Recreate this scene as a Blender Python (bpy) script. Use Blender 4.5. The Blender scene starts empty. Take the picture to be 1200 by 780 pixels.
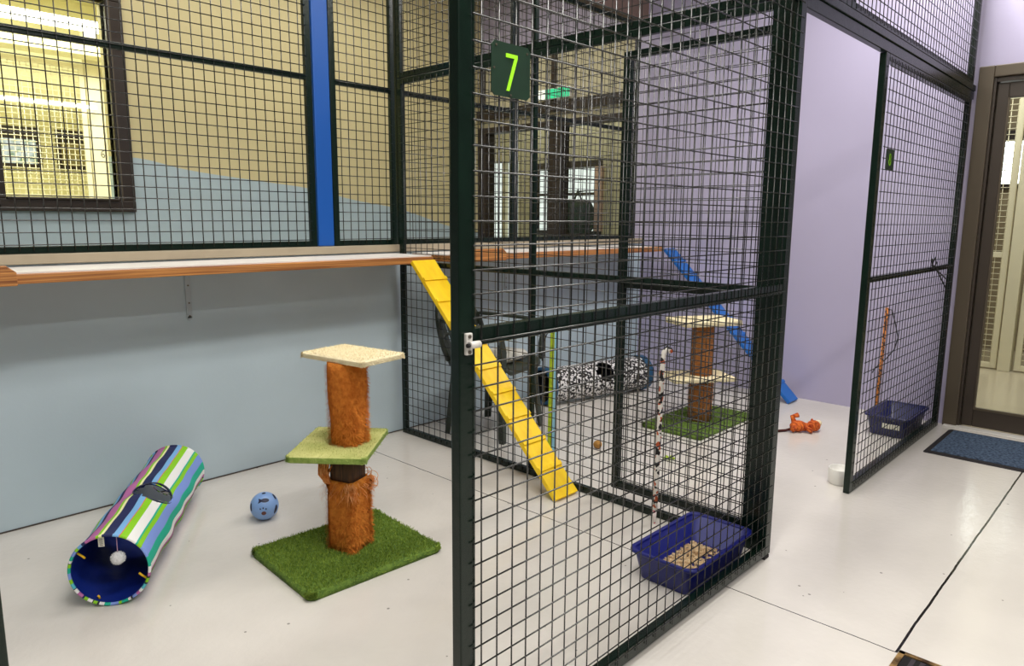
import bpy, bmesh, math, random
from mathutils import Vector, Matrix
random.seed(7)
R = math.radians
C = bpy.context.scene.collection

# ------------------------------------------------------------------ materials
def lin(c):
    out = []
    for v in c:
        v /= 255.0
        out.append(v / 12.92 if v <= 0.04045 else ((v + 0.055) / 1.055) ** 2.4)
    return (*out, 1.0)

def mat(name, rgb, rough=0.5, metal=0.0, spec=0.5, vary=0.0, vscale=20.0, bump=0.0, bscale=80.0, rgb2=None, stretch=None):
    m = bpy.data.materials.new(name); m.use_nodes = True
    nt = m.node_tree; b = nt.nodes['Principled BSDF']
    b.inputs['Base Color'].default_value = lin(rgb)
    b.inputs['Roughness'].default_value = rough
    b.inputs['Metallic'].default_value = metal
    b.inputs['Specular IOR Level'].default_value = spec
    tc = nt.nodes.new('ShaderNodeTexCoord')
    src = tc.outputs['Object']
    if stretch:
        mp = nt.nodes.new('ShaderNodeMapping'); mp.inputs['Scale'].default_value = stretch
        nt.links.new(src, mp.inputs['Vector']); src = mp.outputs['Vector']
    if vary or rgb2:
        n = nt.nodes.new('ShaderNodeTexNoise'); n.inputs['Scale'].default_value = vscale; n.inputs['Detail'].default_value = 4
        nt.links.new(src, n.inputs['Vector'])
        r = nt.nodes.new('ShaderNodeValToRGB')
        a = lin(rgb)
        z = lin(rgb2) if rgb2 else tuple(min(1, v * (1 - vary)) for v in a[:3]) + (1,)
        r.color_ramp.elements[0].position = 0.35; r.color_ramp.elements[1].position = 0.65
        r.color_ramp.elements[0].color = z; r.color_ramp.elements[1].color = a
        nt.links.new(n.outputs['Fac'], r.inputs['Fac']); nt.links.new(r.outputs['Color'], b.inputs['Base Color'])
    if bump:
        n2 = nt.nodes.new('ShaderNodeTexNoise'); n2.inputs['Scale'].default_value = bscale; n2.inputs['Detail'].default_value = 3
        nt.links.new(src, n2.inputs['Vector'])
        bp = nt.nodes.new('ShaderNodeBump'); bp.inputs['Strength'].default_value = bump; bp.inputs['Distance'].default_value = 0.01
        nt.links.new(n2.outputs['Fac'], bp.inputs['Height']); nt.links.new(bp.outputs['Normal'], b.inputs['Normal'])
    return m

def emit(name, rgb, s):
    m = bpy.data.materials.new(name); m.use_nodes = True
    b = m.node_tree.nodes['Principled BSDF']
    b.inputs['Base Color'].default_value = lin(rgb)
    b.inputs['Emission Color'].default_value = lin(rgb); b.inputs['Emission Strength'].default_value = s
    return m

def glass(name, tint=(245, 248, 245)):
    m = bpy.data.materials.new(name); m.use_nodes = True
    nt = m.node_tree; nt.nodes.clear()
    o = nt.nodes.new('ShaderNodeOutputMaterial'); mx = nt.nodes.new('ShaderNodeMixShader')
    t = nt.nodes.new('ShaderNodeBsdfTransparent'); t.inputs['Color'].default_value = lin(tint)
    g = nt.nodes.new('ShaderNodeBsdfGlossy'); g.inputs['Roughness'].default_value = 0.02
    f = nt.nodes.new('ShaderNodeFresnel'); f.inputs['IOR'].default_value = 1.3
    nt.links.new(f.outputs[0], mx.inputs[0]); nt.links.new(t.outputs[0], mx.inputs[1]); nt.links.new(g.outputs[0], mx.inputs[2])
    nt.links.new(mx.outputs[0], o.inputs[0])
    return m

def floor_material():
    m = mat('painted_floor', (214, 210, 204), rough=0.13, spec=0.5, bump=0.10, bscale=38)
    nt = m.node_tree; b = nt.nodes['Principled BSDF']
    N = nt.nodes.new; L = nt.links.new
    tc = N('ShaderNodeTexCoord'); sp = N('ShaderNodeSeparateXYZ'); L(tc.outputs['Object'], sp.inputs[0])
    wob = N('ShaderNodeTexNoise'); wob.inputs['Scale'].default_value = 9; L(tc.outputs['Object'], wob.inputs['Vector'])
    def math_(op, a, bb):
        n = N('ShaderNodeMath'); n.operation = op
        for i, v in enumerate((a, bb)):
            if isinstance(v, (int, float)): n.inputs[i].default_value = v
            else: L(v, n.inputs[i])
        return n.outputs[0]
    wv = math_('MULTIPLY', math_('SUBTRACT', wob.outputs['Fac'], 0.5), 0.006)
    def line(coord, pos, w):
        d = math_('ABSOLUTE', math_('SUBTRACT', math_('ADD', coord, wv), pos), 0)
        return math_('LESS_THAN', d, w)
    jx = line(sp.outputs[0], 2.172, 0.0022)
    jy = line(sp.outputs[1], 0.497, 0.0038)
    jx = math_('MULTIPLY', jx, math_('GREATER_THAN', sp.outputs[1], 0.497)); jy = math_('MULTIPLY', jy, math_('GREATER_THAN', sp.outputs[0], 2.17))
    j = math_('MAXIMUM', jx, jy)
    # small dark specks
    vo = N('ShaderNodeTexVoronoi'); vo.inputs['Scale'].default_value = 9.0; L(tc.outputs['Object'], vo.inputs['Vector'])
    wn = N('ShaderNodeTexNoise'); wn.inputs['Scale'].default_value = 3.1; L(tc.outputs['Object'], wn.inputs['Vector'])
    sk = math_('MULTIPLY', math_('LESS_THAN', vo.outputs['Distance'], 0.042), math_('GREATER_THAN', wn.outputs['Fac'], 0.43))
    sk = math_('MULTIPLY', sk, 0.65)
    no = N('ShaderNodeTexNoise'); no.inputs['Scale'].default_value = 1.6; no.inputs['Detail'].default_value = 5; L(tc.outputs['Object'], no.inputs['Vector'])
    r = N('ShaderNodeValToRGB'); r.color_ramp.elements[0].color = lin((205, 200, 193)); r.color_ramp.elements[1].color = lin((222, 217, 210))
    r.color_ramp.elements[0].position = 0.3; r.color_ramp.elements[1].position = 0.7
    L(no.outputs['Fac'], r.inputs[0])
    m1 = N('ShaderNodeMix'); m1.data_type = 'RGBA'; L(sk, m1.inputs[0]); L(r.outputs[0], m1.inputs[6]); m1.inputs[7].default_value = lin((70, 66, 60))
    m2 = N('ShaderNodeMix'); m2.data_type = 'RGBA'; L(j, m2.inputs[0]); L(m1.outputs[2], m2.inputs[6]); m2.inputs[7].default_value = lin((22, 20, 18))
    L(m2.outputs[2], b.inputs['Base Color'])
    return m

def hill_material():
    m = mat('hill_mural', (198, 178, 128), rough=0.6, bump=0.05, bscale=60)
    nt = m.node_tree; b = nt.nodes['Principled BSDF']; N = nt.nodes.new; L = nt.links.new
    tc = N('ShaderNodeTexCoord'); sp = N('ShaderNodeSeparateXYZ'); L(tc.outputs['Object'], sp.inputs[0])
    mr = N('ShaderNodeMapRange'); mr.inputs['From Min'].default_value = 0; mr.inputs['From Max'].default_value = 6; L(sp.outputs[0], mr.inputs['Value'])
    fc = N('ShaderNodeFloatCurve'); L(mr.outputs[0], fc.inputs['Value'])
    cm = fc.mapping; cu = cm.curves[0]
    pts = [(0, 1.40), (1.0, 1.60), (1.77, 1.637), (2.13, 1.575), (2.64, 1.522), (3.12, 1.475), (3.5, 1.40), (3.96, 1.335), (4.67, 1.16), (6, 1.0)]
    cu.points[0].location = (0, pts[0][1] / 2); cu.points[1].location = (1, pts[-1][1] / 2)
    for x, z in pts[1:-1]: cu.points.new(x / 6, z / 2)
    cm.update()
    mu = N('ShaderNodeMath'); mu.operation = 'MULTIPLY'; mu.inputs[1].default_value = 2; L(fc.outputs[0], mu.inputs[0])
    lt = N('ShaderNodeMath'); lt.operation = 'LESS_THAN'; L(sp.outputs[2], lt.inputs[0]); L(mu.outputs[0], lt.inputs[1])
    mx = N('ShaderNodeMix'); mx.data_type = 'RGBA'; L(lt.outputs[0], mx.inputs[0])
    mx.inputs[6].default_value = lin((206, 194, 148)); mx.inputs[7].default_value = lin((176, 194, 202))
    L(mx.outputs[2], b.inputs['Base Color'])
    return m

def spot_material(name, base, spots, scale, thr, rough=0.7):
    m = mat(name, base, rough=rough)
    nt = m.node_tree; b = nt.nodes['Principled BSDF']; N = nt.nodes.new; L = nt.links.new
    tc = N('ShaderNodeTexCoord'); cur = None
    for i, (col, th) in enumerate(zip(spots, thr)):
        n = N('ShaderNodeTexNoise'); n.inputs['Scale'].default_value = scale; n.inputs['Detail'].default_value = 1
        mp = N('ShaderNodeMapping'); mp.inputs['Location'].default_value = (i * 7.3, i * 3.1, i * 5.7)
        L(tc.outputs['Object'], mp.inputs[0]); L(mp.outputs[0], n.inputs['Vector'])
        g = N('ShaderNodeMath'); g.operation = 'GREATER_THAN'; g.inputs[1].default_value = th; L(n.outputs['Fac'], g.inputs[0])
        mx = N('ShaderNodeMix'); mx.data_type = 'RGBA'; L(g.outputs[0], mx.inputs[0])
        if cur is None: mx.inputs[6].default_value = lin(base)
        else: L(cur, mx.inputs[6])
        mx.inputs[7].default_value = lin(col); cur = mx.outputs[2]
    L(cur, b.inputs['Base Color'])
    return m

M = {}
M['floor'] = floor_material()
M['hill'] = hill_material()
M['pale_blue'] = mat('pale_blue_wall', (190, 207, 216), rough=0.45, vary=0.06, vscale=2.5, bump=0.04, bscale=70)
M['lilac'] = mat('lilac_wall', (184, 177, 206), rough=0.5, vary=0.05, vscale=1.2, bump=0.04, bscale=60)
M['beige'] = mat('beige_ledge', (172, 158, 134), rough=0.5, vary=0.1, vscale=9)
M['cream'] = mat('cream_wall', (208, 200, 168), rough=0.6, vary=0.04, vscale=3)
M['yellow_wall'] = mat('yellow_wall', (230, 224, 178), rough=0.6)
M['bulkhead'] = mat('bulkhead', (120, 98, 90), rough=0.6)
M['ceiling'] = mat('ceiling', (225, 222, 215), rough=0.8)
M['green'] = mat('dark_green_frame', (11, 31, 22), rough=0.26, spec=0.35, bump=0.06, bscale=40, vary=0.25, vscale=15)
M['wire'] = mat('dark_green_wire', (11, 13, 11), rough=0.27, spec=0.9)
M['blue_post'] = mat('blue_post_paint', (18, 84, 168), rough=0.4)
M['white'] = mat('white_melamine', (232, 228, 224), rough=0.4)
M['pine'] = mat('orange_pine', (206, 142, 76), rough=0.5, rgb2=(128, 74, 36), vscale=16, stretch=(0.12, 5, 9), bump=0.1, bscale=20)
M['yellow'] = mat('yellow_ramp_paint', (255, 216, 20), rough=0.4, rgb2=(248, 202, 10), vscale=12, stretch=(3, 1, 1))
M['blue_ramp'] = mat('blue_ramp_paint', (24, 104, 190), rough=0.4)
M['turf'] = mat('grass_pile', (152, 174, 74), rough=0.85, spec=0.2, rgb2=(96, 126, 42), vscale=90)
M['turf2'] = mat('grass_pile_dim', (140, 164, 78), rough=0.85, spec=0.2, rgb2=(86, 114, 44), vscale=90)  # slightly darker green for the farther base
M['turf_base'] = mat('grass_backing', (104, 132, 48), rough=0.9, rgb2=(70, 98, 30), vscale=60)
M['shag'] = mat('rust_shag', (222, 140, 58), rough=0.9, spec=0.15, rgb2=(190, 106, 38), vscale=50, bump=0.6, bscale=90)
M['shag_light'] = mat('loose_rust_strands', (232, 166, 108), rough=0.9, spec=0.15, rgb2=(212, 126, 62), vscale=40)
M['bark'] = mat('bare_brown_post', (92, 62, 36), rough=0.8, rgb2=(54, 36, 22), vscale=40, stretch=(3, 3, 0.3))
M['cream_plush'] = mat('cream_plush', (244, 232, 196), rough=0.9, rgb2=(236, 222, 182), vscale=50, bump=0.5, bscale=160)
M['green_plush'] = mat('green_plush', (204, 204, 132), rough=0.9, rgb2=(180, 186, 108), vscale=9, bump=0.4, bscale=160)
M['green_edge'] = mat('lime_edge_cloth', (158, 178, 92), rough=0.9, rgb2=(130, 156, 70), vscale=60, bump=0.4, bscale=160)
M['sisal'] = mat('brown_sisal', (186, 122, 62), rough=0.9, rgb2=(134, 80, 36), vscale=30, stretch=(1, 1, 9), bump=0.5, bscale=60)
M['navy'] = mat('navy_plastic', (12, 22, 110), rough=0.42, spec=0.5)
M['navy2'] = mat('dark_navy_plastic', (18, 24, 84), rough=0.35, spec=0.5)
M['lining'] = mat('royal_blue_lining', (16, 40, 128), rough=0.5, spec=0.4, bump=0.3, bscale=12)
M['litter'] = mat('wood_litter', (232, 206, 164), rough=0.9, rgb2=(178, 142, 98), vscale=60)
M['ball'] = mat('light_blue_ball', (134, 170, 224), rough=0.35)
M['dark_print'] = mat('dark_print', (24, 30, 62), rough=0.5)
M['rust_print'] = mat('rust_print', (96, 50, 44), rough=0.5)
M['pom'] = mat('white_pompom', (236, 236, 236), rough=0.9, bump=0.8, bscale=120)
M['pink_string'] = mat('pink_string', (200, 160, 190), rough=0.8)
M['tie'] = mat('yellow_tie', (240, 190, 20), rough=0.6)
M['tag'] = mat('white_tag', (222, 220, 206), rough=0.8)
M['ink'] = mat('grey_ink', (110, 108, 100), rough=0.8)
M['steel'] = mat('white_steel', (214, 210, 204), rough=0.4)
M['bracket'] = mat('pale_bracket', (178, 190, 197), rough=0.4)
M['screw'] = mat('screw_metal', (120, 112, 100), rough=0.4, metal=0.9)
M['sign'] = mat('sign_green', (22, 52, 34), rough=0.5, vary=0.2, vscale=30)
M['lime'] = mat('lime_paint', (170, 250, 40), rough=0.5)
M['lime'].node_tree.nodes['Principled BSDF'].inputs['Emission Color'].default_value = lin((170, 250, 40))
M['lime_cloth'] = mat('lime_cloth', (184, 206, 34), rough=0.7, rgb2=(150, 176, 20), vscale=60)
M['sky_cloth'] = mat('pale_blue_cloth', (150, 206, 232), rough=0.7)
M['cord'] = mat('black_cord', (16, 16, 18), rough=0.7)
M['leopard'] = spot_material('leopard_wand', (236, 230, 222), [(186, 84, 44), (24, 22, 24)], 46, [0.57, 0.55])
M['orange_wand'] = spot_material('orange_wand', (208, 128, 56), [(70, 32, 14)], 60, [0.53])
M['zebra'] = spot_material('black_white_print', (226, 224, 224), [(24, 24, 30)], 58, [0.50])
M['teal_rim'] = mat('teal_blue_rim', (22, 78, 116), rough=0.7)
M['black_lining'] = mat('black_lining', (14, 16, 26), rough=0.7)
M['chair'] = mat('dark_green_plastic', (50, 58, 48), rough=0.45, vary=0.2, vscale=5)
M['cushion'] = mat('pale_cushion', (206, 204, 196), rough=0.9, rgb2=(150, 150, 140), vscale=9)
M['tiger'] = mat('orange_plush', (240, 122, 48), rough=0.9, rgb2=(150, 48, 18), vscale=60, stretch=(2.4, 0.6, 0.6))
M['tiger_dark'] = mat('dark_plush', (70, 24, 18), rough=0.9)
M['ivory'] = mat('ivory_plush', (240, 222, 186), rough=0.9)
M['bowl'] = mat('white_bowl', (238, 236, 230), rough=0.3)
M['bronze'] = mat('bronze_aluminium', (90, 80, 66), rough=0.4, metal=0.2)
M['bronze_dark'] = mat('dark_bronze', (64, 55, 47), rough=0.42, metal=0.1)
M['brown_frame'] = mat('dark_brown_frame', (46, 36, 30), rough=0.4)
M['black'] = mat('black_rubber', (26, 22, 24), rough=0.8)
M['mat_blue'] = mat('blue_mat_pile', (92, 112, 138), rough=0.95, rgb2=(46, 60, 80), vscale=70, bump=1.0, bscale=90)
M['cage_cream'] = mat('cream_cage_frame', (228, 220, 190), rough=0.45)
M['brass'] = mat('worn_brass', (186, 150, 92), rough=0.35, metal=0.7, rgb2=(70, 48, 28), vscale=25)
M['drain_dark'] = mat('drain_bars', (52, 46, 52), rough=0.5, metal=0.4)
M['drain_pit'] = mat('drain_pit', (10, 9, 9), rough=0.9)
M['glass'] = glass('window_glass')
M['exit_green'] = emit('exit_green', (40, 200, 140), 0.6)
M['exit_white'] = emit('exit_white', (240, 245, 235), 0.6)
M['tube'] = emit('fluorescent_tube', (255, 252, 235), 6)
M['bag'] = mat('dark_green_canvas', (16, 54, 34), rough=0.8, rgb2=(8, 30, 18), vscale=20)
M['nut'] = mat('tan_ball', (190, 138, 66), rough=0.8, vary=0.3, vscale=60)
M['sprig'] = mat('yellow_green_felt', (150, 176, 40), rough=0.8)
M['room_floor'] = mat('tan_floor', (206, 194, 170), rough=0.18)
def outdoor_material(name, s, g=True):
    m = bpy.data.materials.new(name); m.use_nodes = True
    nt = m.node_tree; b = nt.nodes['Principled BSDF']
    tc = nt.nodes.new('ShaderNodeTexCoord'); n = nt.nodes.new('ShaderNodeTexNoise'); n.inputs['Scale'].default_value = 14; n.inputs['Detail'].default_value = 5
    r = nt.nodes.new('ShaderNodeValToRGB')
    r.color_ramp.elements[0].color = lin((120, 150, 90) if g else (214, 220, 216)); r.color_ramp.elements[1].color = lin((235, 240, 236))
    r.color_ramp.elements[0].position = 0.32; r.color_ramp.elements[1].position = 0.6
    nt.links.new(tc.outputs['Object'], n.inputs['Vector']); nt.links.new(n.outputs['Fac'], r.inputs[0])
    nt.links.new(r.outputs[0], b.inputs['Emission Color']); b.inputs['Emission Strength'].default_value = s
    b.inputs['Base Color'].default_value = (0, 0, 0, 1)
    return m
M['outdoor'] = outdoor_material('garden_daylight', 1.0)
M['outdoor_pale'] = outdoor_material('pale_daylight', 1.4, False)

# ------------------------------------------------------------------ mesh builder
class MB:
    def __init__(s): s.v = []; s.f = []; s.m = []; s.sm = []
    def add(s, vs, fs, mi=0, smooth=False):
        o = len(s.v); s.v += [tuple(v) for v in vs]
        for f in fs:
            s.f.append(tuple(i + o for i in f)); s.m.append(mi); s.sm.append(smooth)
        return s
    def box(s, a, b, mi=0):
        x0, y0, z0 = a; x1, y1, z1 = b
        vs = [(x0, y0, z0), (x1, y0, z0), (x1, y1, z0), (x0, y1, z0), (x0, y0, z1), (x1, y0, z1), (x1, y1, z1), (x0, y1, z1)]
        return s.add(vs, [(3, 2, 1, 0), (4, 5, 6, 7), (0, 1, 5, 4), (1, 2, 6, 5), (2, 3, 7, 6), (3, 0, 4, 7)], mi)
    def hexa(s, vs, mi=0):
        return s.add(vs, [(3, 2, 1, 0), (4, 5, 6, 7), (0, 1, 5, 4), (1, 2, 6, 5), (2, 3, 7, 6), (3, 0, 4, 7)], mi)
    def obox(s, o, ux, uy, uz, mi=0):
        o, ux, uy, uz = Vector(o), Vector(ux), Vector(uy), Vector(uz)
        return s.hexa([o, o + ux, o + ux + uy, o + uy, o + uz, o + ux + uz, o + ux + uy + uz, o + uy + uz], mi)
    def prism(s, poly, d, mi=0):
        n = len(poly); P = [Vector(p) for p in poly]; d = Vector(d)
        return s.add(P + [p + d for p in P], [tuple(range(n - 1, -1, -1)), tuple(range(n, 2 * n))] + [(i, (i + 1) % n, n + (i + 1) % n, n + i) for i in range(n)], mi)
    def tube(s, pts, r, n=6, mi=0, cap=True, smooth=True):
        P = [Vector(p) for p in pts]; k = len(P)
        rs = r if isinstance(r, (list, tuple)) else [r] * k
        vs = []; up = None
        for i in range(k):
            t = (P[min(i + 1, k - 1)] - P[max(i - 1, 0)]).normalized()
            if up is None:
                up = Vector((0, 0, 1)) if abs(t.z) < 0.9 else Vector((1, 0, 0))
            a = t.cross(up).normalized(); b = a.cross(t).normalized(); up = b
            for j in range(n):
                w = 2 * math.pi * j / n
                vs.append(P[i] + (a * math.cos(w) + b * math.sin(w)) * rs[i])
        fs = [(i * n + j, i * n + (j + 1) % n, (i + 1) * n + (j + 1) % n, (i + 1) * n + j) for i in range(k - 1) for j in range(n)]
        s.add(vs, fs, mi, smooth)
        if cap:
            o = len(s.v) - k * n
            s.f.append(tuple(o + j for j in range(n - 1, -1, -1))); s.m.append(mi); s.sm.append(False)
            s.f.append(tuple(o + (k - 1) * n + j for j in range(n))); s.m.append(mi); s.sm.append(False)
        return s
    def ell(s, c, rad, mi=0, nu=20, nv=12, rot=None):
        c = Vector(c); vs = []
        for i in range(nv + 1):
            a = math.pi * i / nv
            for j in range(nu):
                b = 2 * math.pi * j / nu
                p = Vector((rad[0] * math.sin(a) * math.cos(b), rad[1] * math.sin(a) * math.sin(b), rad[2] * math.cos(a)))
                if rot: p = rot @ p
                vs.append(c + p)
        fs = [(i * nu + j, (i + 1) * nu + j, (i + 1) * nu + (j + 1) % nu, i * nu + (j + 1) % nu) for i in range(nv) for j in range(nu)]
        return s.add(vs, fs, mi, True)
    def rings(s, rings, mi=0, cap0=True, cap1=True, smooth=True, close=False):
        n = len(rings[0]); vs = [p for r in rings for p in r]; k = len(rings)
        fs = [(i * n + j, i * n + (j + 1) % n, ((i + 1) % k) * n + (j + 1) % n, ((i + 1) % k) * n + j) for i in range(k if close else k - 1) for j in range(n)]
        s.add(vs, fs, mi, smooth); o = len(s.v) - k * n
        if cap0 and not close: s.f.append(tuple(o + j for j in range(n - 1, -1, -1))); s.m.append(mi); s.sm.append(False)
        if cap1 and not close: s.f.append(tuple(o + (k - 1) * n + j for j in range(n))); s.m.append(mi); s.sm.append(False)
        return s
    def build(s, name, material, parent=None, bevel=0.0):
        me = bpy.data.meshes.new(name)
        loc = parent_loc(parent)
        me.from_pydata([tuple(Vector(v) - loc) for v in s.v], [], s.f)
        for mm in (material if isinstance(material, (list, tuple)) else [material]): me.materials.append(mm)
        me.polygons.foreach_set('material_index', s.m); me.polygons.foreach_set('use_smooth', s.sm)
        me.update()
        o = bpy.data.objects.new(name, me); C.objects.link(o)
        if parent: o.parent = parent
        if bevel:
            bv = o.modifiers.new('edge', 'BEVEL'); bv.width = bevel; bv.segments = 2; bv.limit_method = 'ANGLE'
        return o

LOC = {}
def parent_loc(p):
    return LOC.get(p.name, Vector((0, 0, 0))) if p else Vector((0, 0, 0))

def part(name, mb, material, parent, bevel=0.0, label=None):
    o = mb.build(name, material, parent, bevel); LOC[o.name] = parent_loc(parent).copy()
    if label: o['label'] = label
    return o

def thing(name, label, cat, loc, group=None):
    o = bpy.data.objects.new(name, None); C.objects.link(o); o.location = loc; o.empty_display_size = 0.05
    LOC[o.name] = Vector(loc); o['label'] = label; o['category'] = cat
    if group: o['group'] = group
    return o

def single(name, mb, material, label, cat, group=None, bevel=0.0):
    """a thing that is one mesh, origin at its own base"""
    xs = [v[0] for v in mb.v]; ys = [v[1] for v in mb.v]; zs = [v[2] for v in mb.v]
    c = Vector(((min(xs) + max(xs)) / 2, (min(ys) + max(ys)) / 2, min(zs)))
    mb.v = [tuple(Vector(v) - c) for v in mb.v]
    o = mb.build(name, material, None, bevel); o.location = c; LOC[o.name] = c
    o['label'] = label; o['category'] = cat
    if group: o['group'] = group
    return o

def struct(name, mb, material, parent=None, bevel=0.0):
    o = mb.build(name, material, parent, bevel)
    if parent is None: o['kind'] = 'structure'
    LOC[o.name] = Vector((0, 0, 0))
    return o

def wall_pieces(ax, c0, c1, u0, u1, z0, z1, holes):
    """a wall slab with rectangular holes; ax=0: plane X=c, u is Y; ax=1: plane Y=c, u is X"""
    mb = MB()
    us = sorted({u0, u1, *[h[0] for h in holes], *[h[1] for h in holes]})
    zs = sorted({z0, z1, *[h[2] for h in holes], *[h[3] for h in holes]})
    for a, b in zip(us, us[1:]):
        for p, q in zip(zs, zs[1:]):
            if any(h[0] <= a and b <= h[1] and h[2] <= p and q <= h[3] for h in holes): continue
            if ax == 0: mb.box((c0, a, p), (c1, b, q))
            else: mb.box((a, c0, p), (b, c1, q))
    return mb

PITCH = 0.0477
# ------------------------------------------------------------------ the setting
mb = MB(); mb.box((-2.5, -2.0, -0.06), (5.0, 3.3, 0)); struct('floor', mb, M['floor'])
mb = MB(); mb.box((-2.5, 3.3, 0), (5.0, 3.42, 1.06)); struct('wall_back', mb, M['pale_blue'])
mb = MB(); mb.box((-2.5, 3.295, 0), (5.0, 3.3005, 0.005)); struct('baseboard_back', mb, M['bronze_dark'])  # thin dark strip along the foot of the back wall
mb = MB(); mb.box((-2.5, 3.285, 1.06), (5.0, 3.44, 1.1)); struct('trim_1', mb, M['beige'], bevel=0.003)
mb = wall_pieces(0, 5.0, 5.14, -2.0, 3.42, 0, 3.3, [(0.0, 0.955, 0, 2.09)]); struct('wall_right', mb, M['lilac'])
mb = MB(); mb.box((-2.5, 3.3, 2.775), (5.0, 3.42, 3.3)); struct('wall_bulkhead', mb, M['bulkhead'])
mb = MB(); mb.box((-2.5, -2.0, 3.3), (5.14, 3.42, 3.36)); struct('ceiling', mb, M['ceiling'])
# corridor behind the mesh: mural wall with the window, and its right-hand end wall
WIN = (1.04, 1.665, 1.35, 2.60)
mb = wall_pieces(1, 5.2, 5.32, -2.0, 5.0, 0, 3.3, [WIN]); struct('wall_mural', mb, M['hill'])
mb = wall_pieces(0, 5.0, 5.1, 3.42, 5.32, 0, 2.78, [(3.5, 5.14, 0.0, 2.1)]); struct('wall_corridor', mb, M['cream'])
mb = MB(); mb.box((5.0, 3.42, 2.78), (5.1, 5.32, 3.3)); struct('wall_corridor_upper', mb, M['lilac'])
mb = MB(); mb.box((-2.0, 3.42, 3.3), (5.1, 5.32, 3.36)); struct('ceiling_corridor', mb, M['ceiling'])
mb = MB(); mb.box((-2.0, 3.42, -0.06), (5.0, 5.2, 0)); struct('floor_corridor', mb, M['room_floor'])

# window in the mural wall
win = bpy.data.objects.new('window_1', None); C.objects.link(win); win['kind'] = 'structure'; win.location = (1.35, 5.2, 1.27); LOC['window_1'] = Vector(win.location)
a, b, c, d = WIN
mb = MB()
for (x0, x1, z0, z1) in ((a - 0.085, b + 0.1, c - 0.075, c), (a - 0.085, b + 0.1, d, d + 0.08), (a - 0.085, a, c, d), (b, b + 0.1, c, d)):
    mb.box((x0, 5.165, z0), (x1, 5.27, z1))
mb.box((a, 5.155, c - 0.004), (b, 5.2, c + 0.012))
part('window_frame', mb, M['brown_frame'], win, bevel=0.006)
mb = MB(); mb.box((b + 0.012, 5.158, c), (b + 0.022, 5.165, d)); part('frame_bead', mb, M['bronze'], win)
mb = MB(); mb.box((a, 5.235, c), (b, 5.241, d)); part('pane', mb, M['glass'], win)

# corridor end wall: brown door framing with two bays
fr = bpy.data.objects.new('door_2', None); C.objects.link(fr); fr['kind'] = 'structure'; fr.location = (5.0, 4.3, 0); LOC['door_2'] = Vector(fr.location)
mb = MB()
mb.box((4.96, 3.46, 2.06), (5.08, 5.19, 2.115)); mb.box((4.955, 5.09, 0), (5.08, 5.19, 2.115)); mb.box((4.96, 3.46, 0), (5.08, 3.5, 2.06)); mb.box((4.96, 4.14, 0), (5.08, 4.29, 2.06))
part('door_frame', mb, M['brown_frame'], fr, bevel=0.004)
mb = MB(); mb.box((4.93, 3.44, 2.19), (5.0, 5.19, 2.275)); part('door_track', mb, M['brown_frame'], fr, bevel=0.004)
mb = MB(); mb.box((4.97, 4.235, 2.275), (5.0, 4.275, 2.78)); mb.box((4.97, 5.13, 2.275), (5.0, 5.18, 2.78)); part('hanger_strip', mb, M['brown_frame'], fr)
mb = MB(); mb.box((5.03, 3.5, 0.02), (5.036, 4.14, 2.06)); mb.box((5.03, 4.29, 0.02), (5.036, 5.09, 2.06)); part('pane', mb, M['glass'], fr)
# the room behind those bays
mb = wall_pieces(0, 6.5, 6.6, 3.42, 7.2, 0, 3.3, [(4.88, 5.8, 1.12, 1.83), (6.06, 6.66, 0.9, 1.95)]); struct('wall_annex', mb, M['cream'])
mb = MB(); mb.box((5.1, 7.2, 0), (6.6, 7.3, 3.3)); struct('wall_annex_rear', mb, M['cream'])
mb = MB(); mb.box((5.1, 3.42, 3.3), (6.6, 7.3, 3.36)); struct('ceiling_annex', mb, M['ceiling'])
mb = MB(); mb.box((5.1, 3.42, -0.06), (6.6, 7.3, 0)); struct('floor_annex', mb, M['room_floor'])
w2 = bpy.data.objects.new('window_2', None); C.objects.link(w2); w2['kind'] = 'structure'; w2.location = (6.5, 5.3, 1.1); LOC['window_2'] = Vector(w2.location)
mb = MB()
mb.box((6.46, 4.82, 1.83), (6.56, 5.86, 1.9)); mb.box((6.46, 4.82, 1.06), (6.56, 5.86, 1.12)); mb.box((6.46, 5.8, 1.12), (6.56, 5.86, 1.83)); mb.box((6.48, 4.88, 1.52), (6.54, 5.8, 1.55))
part('window_frame', mb, M['brown_frame'], w2, bevel=0.004)
mb = MB(); mb.box((6.46, 4.80, 1.12), (6.56, 4.9, 1.83)); part('window_jamb', mb, mat('pink_jamb', (214, 178, 160)), w2)
mb = MB(); mb.box((6.57, 4.88, 1.12), (6.58, 5.8, 1.83)); part('pane', mb, M['outdoor_pale'], w2)
w3 = bpy.data.objects.new('window_3', None); C.objects.link(w3); w3['kind'] = 'structure'; w3.location = (6.5, 6.36, 0.9); LOC['window_3'] = Vector(w3.location)
mb = MB(); mb.box((6.46, 6.02, 1.95), (6.56, 6.7, 2.0)); mb.box((6.46, 6.02, 0.85), (6.56, 6.7, 0.9)); mb.box((6.46, 6.02, 0.9), (6.56, 6.06, 1.95)); mb.box((6.46, 6.66, 0.9), (6.56, 6.7, 1.95)); mb.box((6.48, 6.3, 0.9), (6.54, 6.36, 1.95))
part('window_frame', mb, M['cream'], w3, bevel=0.004)
mb = MB(); mb.box((6.57, 6.06, 0.9), (6.58, 6.66, 1.95)); part('pane', mb, M['outdoor_pale'], w3)
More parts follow.
